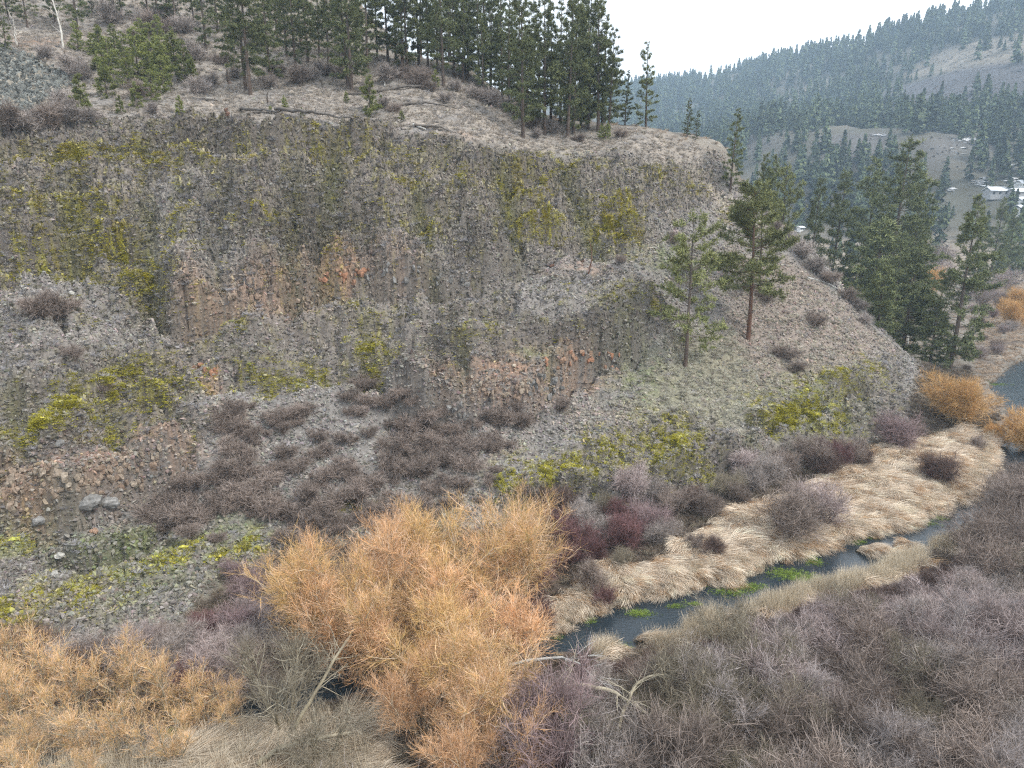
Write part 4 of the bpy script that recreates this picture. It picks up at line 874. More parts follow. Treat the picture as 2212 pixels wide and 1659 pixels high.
W = [willow_meshes(700 + q, 9.0, 4.2, twig=['willow_pink', 'willow_yellow', 'willow_twig'][q]) for q in range(3)]
for X, Y, s, q, sz, lb in [(-12.0, 38.6, .85, 1, .9, 'orange willow crown at the far left of the big clump'), (-9.0, 39.5, .98, 0, 1.02, 'orange willow crown at the upper left of the big clump'), (-4.2, 41.5, 1.02, 1, 1.0, 'orange willow at the upper middle of the big clump'), (0.3, 42.5, 1.0, 2, 1.02, 'orange willow with the tallest crown, upper right of the big clump'),
        (-9.6, 36.6, .8, 0, .84, 'rounded orange willow filling the left flank of the big clump'), (-6.8, 36.2, .90, 2, .92, 'orange willow at the middle left of the big clump'), (-1.8, 37.2, .95, 0, .95, 'orange willow at the middle right of the big clump'), (-3.2, 33.0, .82, 1, .80, 'yellower orange willow at the lower middle of the big clump'), (-1.3, 29.8, .72, 2, .78, 'yellow orange willow at the bottom edge, foot of the big clump'), (-1.2, 27.2, .62, 0, .62, 'orange willow shoots cut by the bottom edge under the big clump'), (-4.6, 30.2, .5, 0, .6, 'low sparse willow stems at the bottom left of the big clump')]:
    tree('willow_tree', *W[q], X, Y, s * 1.08, lb, 'willow', 'orange willows of the big clump', sz=sz)
for m_, c_ in (('silver_wood', [(0, (.20, .17, .145)), (1, (.40, .36, .335))]), ('silver_twig', [(0, (.22, .19, .175)), (.5, (.33, .29, .275)), (1, (.47, .42, .41))])): M[m_] = ramp_mat(m_, c_, vary=.2)
TT = [willow_meshes(790 + q, 5.0, 2.6, stems=6, n1=90, n2=500, n3=3600, wood='silver_wood', twig='silver_twig', tw_len=.6, tw_w=.0058) for q in range(3)]
nt_ = 0
for x, y, rr in placed:
    if rr > 1.7 and rt.random() < .4 and side_ok(x, y)[1] > 6.5 and nt_ < 60:
        nt_ += 1; tree('thicket_tree', *TT[nt_ % 3], x + .8, y - .6, rt.uniform(.75, 1.0), 'open branched silvery tree', 'bare tree', 'silvery trees of the near thicket')
for px, py, r in [(2150,1160,60),(2190,1110,60),(2160,1120,44),(2205,1065,50),(2140,1200,56),(2200,1150,60),(2180,1060,34),(2215,1030,40)]:
    X, Y, Z = at(px, py + r); put(SH['brown'][0], 'thicket_shrub', X, Y, r * mpp_at(X, Y, Z) / 2 * 1.1, 'brown thicket shrub hiding the bend of the creek at the right', 'shrub', 'brown shrubs at the creek bend')
YW = [willow_meshes(730 + q, 6.5, 1.7, stems=5, n1=80, n2=520, n3=4600, wood='pale_wood', tw_len=.6, tw_w=.005) for q in range(2)]
for X, Y, s, lb in [(-27.0, 34.5, 1.0, 'young orange willow at the left picture edge, upper row'), (-24.6, 33.6, .9, 'young orange willow second from the left edge'), (-22.0, 34.4, 1.0, 'young orange willow with a dark gap behind, third from left'), (-19.6, 33.8, 1.02, 'young orange willow with whitish trunk forks'), (-17.2, 33.2, .85, 'young willow right of the whitish forked one'),
        (-15.8, 32.8, .7, 'slender pale willow sapling beside the dark pool'), (-25.5, 31.0, .85, 'young willow in the front row at the left edge'), (-22.8, 30.8, .85, 'young willow in the front row, second'), (-20.2, 30.4, .82, 'young willow in the front row, third'), (-17.6, 30.0, .75, 'young willow in the front row above the pale grass'), (-27.5, 32.6, .9, 'young willow cut by the left picture edge'), (-23.8, 28.6, .7, 'low young willow at the lower left corner'),
        (-20.8, 28.0, .62, 'low young willow at the bottom edge, left'), (-29.5, 35.5, 1.0, 'outermost young willow at the left')]:
    tree('young_willow', *YW[rs.randrange(2)], X * .97, Y - 1.6, s * .74, lb, 'willow', 'young willows at the lower left')
FW = willow_meshes(760, 6.5, 5.2, stems=16, n1=230, n2=1400, n3=12000, twig='willow_far', tw_len=1.0, tw_w=.012)
for px, py, s, lb in [(2060, 915, 1.06, 'broad orange willow bush at the right bend of the creek'), (2225, 985, .9, 'orange willow cut by the right picture edge beside the upper creek'), (2155, 960, .42, 'small orange willow shoot between the two right willows')]:
    X, Y, Z = at(px, py); tree('willow_bush', *FW, X, Y, s, lb, 'willow')
# bare grey tree and fallen stems
GW = willow_meshes(780, 7.0, 3.2, stems=7, n1=110, n2=700, n3=3800, wood='pale_wood', twig='olive_twig', tw_len=.8, tw_w=.007)
tree('bare_tree', *GW, -12.3, 31.0, .95, 'bare grey tree with whitish curved stems beside the dark pool', 'bare tree')
tree('bare_tree', *GW, -9.6, 28.6, .7, 'leaning bare grey stems at the bottom between pool and big willow', 'bare tree', tilt=(.3, -.5))
tree('bare_tree', *GW, 3.6, 29.2, .75, 'bare grey stems spreading right from under the big willow', 'bare tree', tilt=(0, .7))
for k, (px, py) in enumerate([(1560, 1420), (1640, 1500), (1830, 1380), (1480, 1560), (1720, 1620), (1950, 1500)]):
    X, Y, Z = at(px, py); tree('bare_tree', *GW, X, Y, rs.uniform(.6, .75), 'silvery bare tree rising above the near thicket', 'bare tree', 'bare trees rising above the near thicket')

def limb_mesh(name, seed, path, r0, r1, nbr, blen, mat, ntw=0, up=.0, spread=.9, bend=1.0):
    rng = np.random.default_rng(seed); p = np.array(path, float)[None]
    # refine the path
    t = np.linspace(0, p.shape[1] - 1, 14); i = np.minimum(t.astype(int), p.shape[1] - 2); f = (t - i)[:, None]; q = (p[0, i] * (1 - f) + p[0, i + 1] * f)
    q[1:-1] += rng.normal(0, r0 * .3, q[1:-1].shape); ln_ = np.linalg.norm(q[-1] - q[0]); tv = np.linspace(0, 1, 14)[:, None]; q = q + np.array([rng.normal(0, .05), rng.normal(0, .05), .05]) * ln_ * np.sin(tv * np.pi) * bend; q = q[None]
    parts = [tubes(rng, q, np.array([r0]), np.array([r1]), 7, 0, .6)]
    if nbr:
        s1, d1, _, t1 = sprout(rng, q, nbr, .2, spread, up); p1 = grow(rng, s1, d1, blen * rng.uniform(.4, 1.1, nbr), 5, .17, .0); parts.append(tubes(rng, p1, np.full(nbr, max(r0 * .28, .018)), np.full(nbr, .008), 4, .4, 1))
        if ntw:
            s2, d2, _, _ = sprout(rng, p1, ntw, .2, .8, .1); p2 = grow(rng, s2, d2, blen * .35 * rng.uniform(.4, 1.1, ntw), 3, .15, .02); parts.append(tubes(rng, p2, np.full(ntw, .011), np.full(ntw, .005), 2, .7, 1))
    return mesh_of(name, parts, mat)
def log(px0, py0, px1, py1, r, mat, label, seed, nbr=6, blen=1.0, name='fallen_log', lift=.15, ntw=0, cat='log', lift2=None):
    a = np.array(at(px0, py0)) + [0, 0, lift]; b_ = np.array(at(px1, py1)) + [0, 0, lift if lift2 is None else lift2]; mid = (a + b_) / 2; mid[2] = max(mid[2], float(ground(mid[0], mid[1])) + lift)
    me = limb_mesh(name, seed, [np.zeros(3), mid - a, b_ - a], r, r * .45, nbr, blen, M[mat], ntw, bend=2.2 if cat == 'branch' else .25); o = link(name, me); o.location = a; return tag(o, label, cat)
log(1187,579,1262,567,.20,'bark_red','reddish fallen log lying on the spur below the upper cliff',1,3,.5)
log(1742,602,1832,641,.16,'dead_pale','bleached fallen tree with bare branches on the right slope',2,16,1.9,ntw=40)
log(520,238,600,246,.20,'dead_wood','grey log at the shelf edge left of the sapling, first piece',3,5,.8)
log(595,242,765,266,.24,'dead_wood','long dark fallen trunk along the shelf edge',4,44,1.0,lift=.3,ntw=60)
log(545,246,640,256,.16,'dead_wood','thin grey log in front of the long dark trunk',5,6,.6)
log(408,216,480,222,.20,'dead_wood','short grey log at the foot of the double trunk pine',6,4,.6)
log(815,203,965,198,.22,'dead_wood','upper fallen trunk behind the little round sapling',7,40,1.2,lift=.35,ntw=80)
log(855,232,985,240,.20,'dead_wood','middle fallen trunk right of the little round sapling',8,26,1.0,lift=.3,ntw=40)
log(895,275,1022,322,.18,'dead_wood','slanting fallen trunk on the shelf edge at the cliff lip',9,26,.9,lift=.3,ntw=40)
log(893,272,920,283,.14,'dead_pale','short pale log with orange wood at the cliff lip',10,0)
log(752,206,800,204,.16,'dead_wood','short log at the feet of the twin pine trunks',11,3,.5)
log(560,290,566,270,.10,'dead_wood','thin upright broken stem at the shelf edge',12,0)
log(823,160,832,190,.16,'dead_pale','pale leaning stub before the brush pile',13,4,.8)
log(1960,760,1972,640,.10,'dead_pale','thin pale dead stem beside the right pines',14,5,.8,lift2=2.5)
log(1100,1490,1280,1520,.10,'dead_pale','whitish bare branch reaching right from the big willow',15,14,2.4,ntw=60,lift=1.6,cat='branch',name='bare_branch')
log(1130,1560,1400,1600,.17,'pale_wood','thick gnarly fallen limb under the thicket at the bottom',16,12,2.6,ntw=60,lift=1.5,cat='branch',name='fallen_limb')
log(1160,1600,1240,1690,.13,'pale_wood','gnarly olive grey limb dropping to the bottom edge',17,8,1.6,ntw=30,lift=1.3,cat='branch',name='fallen_limb')
log(1330,1640,1440,1540,.10,'pale_wood','long curved pale limb rising right in the bottom thicket',18,12,2.0,ntw=50,lift=1.2,cat='branch',name='fallen_limb',lift2=2.4)
log(560,1670,760,1600,.16,'pale_wood','fallen grey trunk across the pale grass at the bottom',19,14,2.6,ntw=60,lift=.5,cat='branch',name='fallen_limb')
log(640,1600,800,1420,.11,'pale_wood','leaning grey stem beside the big willow, above the pool',20,14,2.4,ntw=60,lift=.8,cat='branch',name='fallen_limb',lift2=3.5)
# upright dead wood
def stick(px, py, pytop, r, mat, label, seed, lean=(0, 0), nbr=14, blen=1.0, ntw=20, name='dead_tree', cat='dead tree'):
    X, Y, Z = at(px, py); _, s = ray(px, pytop); h = CAM_H + s * Y - Z
    me = limb_mesh(name, seed, [(0, 0, -.2), (lean[0] * h * .5, lean[1] * h * .5, h * .5), (lean[0] * h, lean[1] * h, h)], r, r * .3, nbr, blen, M[mat], ntw, .2); o = link(name, me); o.location = (X, Y, Z); return tag(o, label, cat)
stick(137,104,-20,.16,'birch','slender white birch trunk, leafless, above the left rock pile',31,(-.12,0),16,1.6,60,cat='birch')
stick(38,98,66,.14,'birch','short white forked bare tree at the left rock pile',32,(.05,0),12,2.6,40,cat='bare tree')
stick(1270,592,518,.09,'bark_red','thin reddish dead pole on the spur beside the fallen log',33,(0,0),6,.3,0)
stick(497,180,158,.30,'bark','black twisted stump at the foot of the dark pines',34,(-.3,0),7,1.6,0,cat='stump',name='stump')
stick(490,250,237,.30,'bark_red','short dark stump in the pale grass of the shelf',35,(0,0),0,.5,0,cat='stump',name='stump')
stick(578,225,200,.14,'bark','broken dark stub beside the pine group',36,(.05,0),2,.4,0,cat='stump',name='stump')

# rock pile at the far left of the shelf: real loose blocks
n_ = 5200; pile = poly_mask([(-150,95),(10,98),(60,120),(140,160),(150,190),(90,225),(60,245),(-150,250)], GX, GY, .5, .5, .6)
x, y, z, i, j = sample(pile, n_); s = RNG.uniform(.35, 1.0, n_)
tint = np.array([.12, .125, .115])[None] * RNG.uniform(.5, 2.0, (n_, 1)); g = RNG.random(n_) < .12; tint[g] = np.array([.30, .27, .22])
scatter('talus_blocks', stones, np.stack([x, y, z + .1], 1), RNG.normal(0, 1.2, (n_, 3)), np.stack([s * 1.4, s, s * .8], 1), tint, 'dark angular talus blocks heaped at the upper left', 'rock pile')

# ------------------------------------------------------------------ pines
PN = {}
def pv(key, n, **kw): PN[key] = [pine_meshes(800 + 31 * q + len(key) * 7, **kw) for q in range(n)]
M['needle_bright'] = needle('needle_bright', (.08, .095, .03), (.20, .225, .07), (.35, .36, .13))
pv('tall', 4, h=22, r=3.4, clear=.16, nb=95, ntw=9, tuft=7, tl=.44)
pv('open', 2, h=20, r=2.8, clear=.10, nb=90, ntw=8, tuft=7, taper=.7, tl=.40)
pv('full', 3, h=24, r=4.5, clear=.07, nb=150, ntw=10, tuft=7, needle='needle', tl=.46)
pv('yellow', 2, h=14, r=3.7, clear=.14, nb=75, ntw=9, tuft=8, needle='needle_yellow', taper=.5, tl=.36)
pv('leaning', 1, h=14, r=3.6, clear=.34, nb=85, ntw=12, tuft=8, needle='needle_yellow', bark='bark_red', taper=.5, tl=.36, lean=.10)
pv('young', 2, h=4.5, r=1.15, clear=.06, nb=60, ntw=6, tuft=7, needle='needle_bright', tl=.24)
pv('vsapl', 2, h=8, r=2.1, clear=.05, nb=100, ntw=8, tuft=7, needle='needle', tl=.32)
pv('sapl', 2, h=8, r=2.0, clear=.05, nb=90, ntw=7, tuft=7, needle='needle_bright', tl=.30)
PH = {'leaning': 14, 'vsapl': 8, 'tall': 22, 'open': 20, 'full': 24, 'yellow': 14, 'young': 4.5, 'sapl': 8}
def pine(px, py, pytop, kind, label, group=None, wide=1.0, Y=None, name='pine_tree', lean=0):
    if Y is None: X, Y, Z = at(px, py)
    else:
        a, s = ray(px, py); X = a * Y; Z = float(anyground(np.array([X]), np.array([Y]))[0])
    _, s = ray(px, pytop); h = CAM_H + s * Y - Z; k = h / PH[kind]; q = rs.randrange(len(PN[kind]))
    return tree(name, *PN[kind][q], X, Y, k * wide, label, 'pine', group, z=Z - .1, sz=k, tilt=(rs.uniform(-.02, .02), rs.uniform(-.02, .02) + lean))
for a in [
 (541,205,-150,'tall','tall pine with two close trunks over the left shelf, the nearest of the left group'),(531,196,-130,'tall','second trunk just behind the near double pine on the left shelf'),
 (445,105,-120,'open','thin dark pine trunk left of the double pine'),(168,72,-160,'tall','dark pine trunk at the upper left behind the white birch'),(250,50,-150,'tall','thick dark pine trunk at the top left'),(265,45,-120,'open','pine trunk close right of the thick one at top left'),
 (320,40,-140,'tall','pine trunk at the top edge above the saplings'),(381,62,-150,'tall','straight dark trunk at the top edge right of the saplings'),(365,48,-120,'open','slim trunk left of the straight dark one at the top edge'),(620,125,-110,'tall','pine behind the double pine, to its right'),(640,170,-90,'tall','pine with low branches right of the double pine'),
 (585,185,-60,'open','lower pine beside the double pine, crown touching it'),(710,155,-90,'tall','bare dark trunk in the middle of the upper grove'),(665,135,-100,'open','slender pine between two dark trunks'),(760,198,-130,'tall','right trunk of the twin pines by the round sapling'),(752,190,-120,'open','left trunk of the twin pines by the round sapling'),
 (795,152,-120,'tall','straight pine behind the twin trunks'),(838,134,-110,'tall','leaning dark trunk with sky behind its crown'),(870,150,-110,'open','thin pine trunk, left of a close pair with sky behind'),(880,152,-100,'open','thin pine trunk, right of a close pair with sky behind'),(905,140,-120,'tall','pine trunk between the close pair and the black low limbs'),
 (958,186,-100,'tall','pine with black low limbs at the bend of the shelf'),(1010,172,-60,'tall','dense pine right of the one with black limbs'),(1060,200,-20,'tall','dense green pine in the middle of the upper grove'),(1130,298,-30,'tall','front pine standing lowest at the shelf lip, straight thick trunk'),(1176,292,-25,'tall','pine with slightly leaning trunk right of the front one'),
 (1226,297,-30,'tall','forked dark pine at the lip, left stem'),(1238,290,-5,'open','forked dark pine at the lip, right stem'),(1292,284,-20,'tall','tall narrow pine against the sky, second from right on the shelf'),(1350,266,150,'open','small thin pine against the sky between two taller ones'),(1395,272,90,'open','lone pine with flat lower boughs at the right end of the shelf')]:
    pine(*a)
for px, py, pt in [(980,165,-40),(1035,185,-50),(1085,215,-40),(1100,235,10),(1150,255,0),(1190,265,10),(1210,270,-10),(1255,275,20),(1270,280,-5),(1315,283,60),(925,150,-70),(855,130,-70),(815,125,-70),(770,120,-90),(740,120,-90),(690,120,-90),(650,100,-110),(600,100,-120),(575,90,-120),(500,90,-120),(470,70,-120),(420,60,-100),(340,30,-110),(200,30,-110),(120,50,-110),(60,60,-110),(20,50,-120),(1120,225,-20),(1060,180,-60),(1005,160,-60),(1165,262,-20),(1240,262,0),(1300,276,30),(15,110,0),(945,158,-60),(1000,178,-20),(1045,205,30),(1140,262,60)]:
    pine(px, py, pt, rs.choice(['tall', 'tall', 'open']), 'green grove pine', 'pines crowded along the shelf')
# pines standing beyond the ridge line, crowns showing above it
for k in range(12):
    px = rs.uniform(900, 1340); Y = rs.uniform(126, 150); a_, _ = ray(px, 200); X = a_ * Y; Z = float(anyground(np.array([X]), np.array([Y]))[0]); h = rs.uniform(17, 26)
    tree('pine_tree', *rs.choice(PN['tall'] + PN['open']), X, Y, h / 21, 'pine crown behind the shelf grove', 'pine', 'pines behind the shelf grove')
for px, py, pt, kd, lb in [(799,247,163,'young','little round green sapling alone on the shelf'),(940,190,150,'young','small yellow green sapling under the dark trunks'),(180,248,160,'young','yellow green sapling, leftmost, beside grey brush'),(262,245,205,'young','low bushy sapling on the shelf at left'),
  (295,235,175,'young','yellow green sapling right of the bushy one'),(390,245,205,'young','thin sapling beside the short log'),(615,240,205,'young','little sapling left of the long dark trunk'),(652,250,230,'young','tiny round sapling beside the long dark trunk'),(585,245,225,'young','tiny sapling at the broken stub'),
  (868,262,235,'young','thin sapling below the middle fallen trunk'),(1313,300,262,'young','small sapling at the foot of the lip pines, right one'),(1300,303,265,'young','small sapling at the foot of the lip pines, left one'),(748,222,195,'young','yellow green seedling at the twin trunks'),(415,175,120,'young','yellow young pine above the short log')]:
    pine(px, py, pt, kd, lb, wide=1.1)
for px, py, pt in [(170,110,45),(200,120,70),(225,150,60),(240,180,80),(270,140,65),(300,170,55),(330,150,50),(350,180,80),(310,120,40),(280,190,110),(380,150,60),(400,175,85),(355,200,120),(230,210,130),(215,110,50),(345,110,30),(250,120,50),(330,220,150)]:
    pine(px, py, pt, rs.choice(['sapl', 'young', 'sapl']), 'bushy young pine in the bright green cluster', 'young pines clustered at the upper left', wide=1.15)
for a in [
 (1480,792,470,'yellow','open crowned yellow green pine halfway down the slope'),(1616,736,400,'leaning','yellow green pine with leaning reddish trunk on the right slope'),(1640,640,430,'yellow','yellow green pine just behind the red trunked one'),(1577,415,232,'open','slim pine on the shoulder against the far hill'),
 (1484,297,210,'open','left of two small pines on the skyline shoulder'),(1503,302,238,'open','right of two small pines on the skyline shoulder')]: pine(*a)
for px, py, pt, Y, kd, lb, wd in [(1640,470,335,135,'full','dark bushy pine behind the shoulder, left of three',.8),(1668,480,340,140,'full','dark bushy pine behind the shoulder, middle of three',.7),(1690,520,365,132,'yellow','yellowish pine behind the shoulder, right of three',.8),(1745,600,385,150,'full','narrow dark pine at the start of the valley grove',.7),
  (1790,640,370,158,'full','dark pine left of the tallest valley pine',.95),(1905,690,302,150,'full','tallest valley pine, broad crown, in the middle of the grove',1.15),(1855,660,345,165,'full','dark pine just left behind the tallest valley pine',1.0),(1950,680,370,165,'full','dark pine right behind the tallest valley pine',1.0),
  (1880,680,480,138,'vsapl','lower green pine before the tallest valley pine',1.3),(1960,670,470,150,'full','broad low pine right of the tallest one',1.2),(1888,772,560,108,'vsapl','light green pine near the foot of the slope, left of a pair',1.15),(1955,725,545,122,'vsapl','green pine near the foot of the slope, right of a pair',1.1),
  (2052,795,428,112,'full','big dark pine in front at the right above the orange willow',1.0),(2010,780,640,112,'full','low dark pine at the feet of the big right one',1.6),
  (2100,620,480,190,'full','pine behind the big right one',1.0),(2175,600,455,230,'full','dark pine near the right picture edge',1.0),(2140,590,430,215,'full','dark pine left of the edge pine',.9),(1925,720,500,132,'full','broad green pine under the tallest valley pine',1.1)]:
    pine(px, py, pt, kd, lb, wide=wd, Y=Y)

# ------------------------------------------------------------------ far forest
def cone_mesh(seed, mat, n=9, blades=9):
    rng = np.random.default_rng(seed); Vs, Fs = [], []; o = 0; tone = []
    for k in range(n * 9):
        t = rng.random() ** .85; a = rng.random() * 6.283; rr = (1 - t) ** .8 * .17 * rng.uniform(.6, 1.15) + .012; z = .1 + t * .88; w_ = .035 + .045 * (1 - t)
        p = np.array([math.cos(a) * rr, math.sin(a) * rr, z - rr * .35]); c = np.array([0, 0, z + .03]); sd_v = np.array([-math.sin(a), math.cos(a), 0]) * w_
        Vs += [c, p - sd_v, p + sd_v * .9, p * np.array([.6, .6, 1]) + [0, 0, -.05]]; Fs.append((o, o + 1, o + 3, o + 2)); o += 4; tn = rng.uniform(.1, .9); tone += [tn, tn + .1, tn + .1, tn - .1]
    for q in range(3): Vs.append([.012 * math.cos(q * 2.1), .012 * math.sin(q * 2.1), -.02])
    Vs.append([0, 0, 1.0]); 
    for q in range(3): Fs.append((o + q, o + (q + 1) % 3, o + 3, o + 3))
    tone += [0] * 4
    F3 = np.array([f[:3] for f in Fs[-3:]]); F4 = np.array(Fs[:-3])
    return np_mesh('far_pine', np.array(Vs), [F4, F3], [mat], {'tone': np.clip(tone, 0, 1)})
M['needle_far'] = needle('needle_far', (.03, .045, .025), (.075, .100, .05), (.14, .165, .08), vary=.5)
FT = [cone_mesh(900 + q, M['needle_far']) for q in range(6)]
rf = np.random.default_rng(8)
N = 60000; fxs = rf.uniform(40, 1500, N); fys = rf.uniform(150, 1500, N); ok = (fxs < fys * .92 + 40) & (fxs > fys * .12)
fxs, fys = fxs[ok], fys[ok]; ok = ~((fys < 232) & (fxs < halfw(fys) - 1)) ; fxs, fys = fxs[ok], fys[ok]
fzs = fbil(fxs, fys); ms = farmasks(fxs, fys); bare = np.clip(ms[0] * .85 + ms[1] * .9 + ms[2] * .97 + sum(ms[3:]) * .7, 0, 1)
dens = np.where(fzs < 9, .03, np.where(fzs < 30, .4, .7)) * (1 - bare) * (.12 + 1.1 * sstep(-.35, .25, fbm(fxs * .014, fys * .009, 4))) 
ok = rf.random(len(fxs)) < dens * .95; fxs, fys, fzs = fxs[ok], fys[ok], fzs[ok]
fh = 6 + 20 * rf.random(len(fxs)) ** 1.4
order = np.argsort((fys ** 2 + fxs ** 2) / fh ** 2); near_i, rest = order[:290], order[290:]
for q in near_i:
    o = link('far_pine', FT[int(rf.integers(6))]); h = fh[q]; o.location = (fxs[q], fys[q], fzs[q]); k = h * rf.uniform(.85, 1.25); o.scale = (k, k, h); o.rotation_euler = (0, 0, rf.uniform(0, 6.28))
    tag(o, 'dark conifer on the lower far hill', 'conifer', 'conifers at the foot of the far hill')
hh = fh[rest]; k = hh * rf.uniform(1.0, 1.5, len(hh))
for m_ in FT: pass
scatter('far_forest', FT, np.stack([fxs[rest], fys[rest], fzs[rest]], 1), np.stack([np.zeros(len(hh)), np.zeros(len(hh)), rf.random(len(hh)) * 6.28], 1), np.stack([k, k, hh], 1), np.ones((len(hh), 3)) * .1, 'blue green conifer forest covering the far hill', 'forest')
bxs = rf.uniform(60, 900, 60000); bys = rf.uniform(235, 900, 60000); ok = (bxs < bys * .9 + 30) & (bxs > bys * .15); bxs, bys = bxs[ok], bys[ok]
bm_ = farmasks(bxs, bys); bw_ = np.clip(sum(bm_), 0, 1) * .9 + .12 + .25 * (fbil(bxs, bys) < 25); ok = rf.random(len(bxs)) < bw_ * .6 * (.3 + sstep(-.3, .3, fbm(bxs * .03, bys * .06, 3))); bxs, bys = bxs[ok], bys[ok]; n_ = len(bxs); s = rf.uniform(.7, 2.6, n_)
scatter('far_rocks', stones, np.stack([bxs, bys, fbil(bxs, bys)], 1), rz_only(n_), np.stack([s * 1.3, s, s * .8], 1), np.array([.10, .088, .078])[None] * rf.uniform(.5, 1.9, (n_, 1)), 'rocks and low scrub scattered over the bare benches of the far hill', 'rocks')
# far brush: orange willows and lilac leafless trees on the valley floor
for px, py, Y, s, lb in [(2010,505,190,1.5,'orange willow on the valley floor behind the pines'),(1990,500,205,1.1,'smaller orange willow left of the far one'),(1722,475,215,1.0,'orange willow seen through the pines of the shoulder'),(2200,640,150,1.0,'orange brush at the right edge of the valley'),(2225,600,165,1.1,'orange willow at the right edge under the far pines')]:
    a_, _ = ray(px, py); tree('willow_bush', *FW, a_ * Y, Y, s, lb, 'willow')
TL = willow_meshes(770, 12, 4.0, stems=8, n1=120, n2=900, n3=6000, wood='pale_wood', twig='lilac_twig', tw_len=1.3, tw_w=.02)
for px, Y, s in [(2010,225,1.1),(2030,235,1.2),(1995,240,1.0),(2050,230,1.0),(2165,190,.55),(2190,170,.5),(2205,200,.7),(2150,175,.5)]:
    a_, _ = ray(px, 480); tree('bare_tree', *TL, a_ * Y, Y, s, 'lilac grey leafless tree on the far valley floor', 'bare tree', 'leafless trees on the far valley floor')
for k in range(46):
    Y = rf.uniform(92, 215); a_ = rf.uniform(.66, .86); X = a_ * Y
    ok_, dc = side_ok(X, Y)
    if dc < 2.5: continue
    s = rf.uniform(.35, .8); put(SH[['brown', 'lilac', 'dark', 'pink', 'grey'][int(rf.integers(5))]][0], 'leafless_shrub', X, Y, s, 'small leafless shrub on the pale valley floor', 'shrub', 'shrubs on the open valley floor')

# ------------------------------------------------------------------ houses and road far down the valley
def flat_mat(name, c, rough=.7):
    m, nt, b = new_mat(name); b.inputs['Roughness'].default_value = rough; r = nt.nodes.new('ShaderNodeRGB'); r.outputs[0].default_value = (*c, 1); s, _ = add_noise_mul(nt, r.outputs[0], 3, .85, 1.1); nt.links.new(s, b.inputs['Base Color']); return m
M['white_wall'] = flat_mat('white_wall', (.75, .75, .73)); M['roof_snow'] = flat_mat('roof_snow', (.82, .84, .86)); M['glass'] = flat_mat('glass', (.03, .035, .04), .1); M['grey_wall'] = flat_mat('grey_wall', (.38, .38, .38)); M['asphalt'] = flat_mat('asphalt', (.16, .16, .165)); M['snow'] = flat_mat('snow', (.85, .87, .9))
def box_mesh(name, x0, x1, y0, y1, z0, z1, mat):
    bm = bmesh.new(); r_ = bmesh.ops.create_cube(bm, size=1)
    for v in bm.verts: v.co = Vector(((x0 + x1) / 2 + v.co.x * (x1 - x0), (y0 + y1) / 2 + v.co.y * (y1 - y0), (z0 + z1) / 2 + v.co.z * (z1 - z0)))
    me = bpy.data.meshes.new(name); bm.to_mesh(me); bm.free(); me.materials.append(mat); return me
def house(px, py, Y, w_, d_, h_, rz, label, wall='white_wall', roof='roof_snow'):
    X, Y, Z = at_far(px, py)
    e = bpy.data.objects.new('house', None); C.objects.link(e); e.location = (X, Y, Z); e.rotation_euler = (0, 0, rz); tag(e, label, 'house')
    link('wall', box_mesh('wall', -w_ / 2, w_ / 2, -d_ / 2, d_ / 2, -1.5, h_, M[wall]), e)
    rh = d_ * .28; o = .5; x0, x1, yy = -w_ / 2 - o, w_ / 2 + o, d_ / 2 + o
    v = np.array([(x0, -yy, h_ - .1), (x1, -yy, h_ - .1), (x1, 0, h_ + rh), (x0, 0, h_ + rh), (x0, yy, h_ - .1), (x1, yy, h_ - .1)])
    v2 = v + [0, 0, .25]; vv = np.concatenate([v, v2])
    f = np.array([(6, 7, 8, 9), (9, 8, 11, 10), (0, 3, 2, 1), (3, 4, 5, 2), (0, 1, 7, 6), (5, 4, 10, 11), (1, 2, 8, 7), (2, 5, 11, 8), (3, 0, 6, 9), (4, 3, 9, 10)])
    link('roof', np_mesh('roof', vv, [f], [M[roof]]), e)
    g = box_mesh('gable', -w_ / 2 + .05, w_ / 2 - .05, -d_ * .3, d_ * .3, h_, h_ + rh * .4, M[wall]); link('gable', g, e)
    n = max(2, int(w_ / 3.2)); wm = box_mesh('window', -.55, .55, -.05, .05, 0, 1.2, M['glass'])
    for q in range(n):
        o_ = link('window', wm, e); o_.location = (-w_ / 2 + (q + .5) * w_ / n, -d_ / 2 - .02, h_ * .42)
house(2212,466,330,11,7,2.8,.25,'long low white house nearest at the right picture edge'); house(2208,446,365,9,6,2.6,.3,'white house with pale roof behind the long low one')
house(2196,425,400,8,6,2.5,.2,'small pale roofed house highest on the right valley side', 'grey_wall'); house(2212,408,430,8,6,2.5,.1,'farthest white roofed house at the right edge')
house(1729,499,245,3.2,2.6,1.8,.4,'small white shed seen between the shoulder pines'); house(2150,425,420,10,7,3,.0,'pale roofed house behind the conifers at the right', 'grey_wall')
# valley road
rv, rfc = [], []
for q, (px, Y) in enumerate([(1900,262),(1960,255),(2000,248),(2040,246),(2090,248)]):
    a_, _ = ray(px, 540); X = a_ * Y; Z = float(anyground(np.array([X]), np.array([Y]))[0]) + .5; rv += [(X, Y - 3, Z), (X, Y + 3, Z), (X, Y - 3, Z - 1.5), (X, Y + 3, Z - 1.5)]
    if q: b_ = 4 * q; rfc += [(b_ - 4, b_, b_ + 1, b_ - 3), (b_ - 2, b_ + 2, b_, b_ - 4), (b_ - 3, b_ + 1, b_ + 3, b_ - 1)]
tag(link('valley_road', np_mesh('valley_road', np.array(rv), [np.array(rfc)], [M['asphalt']])), kind='structure')
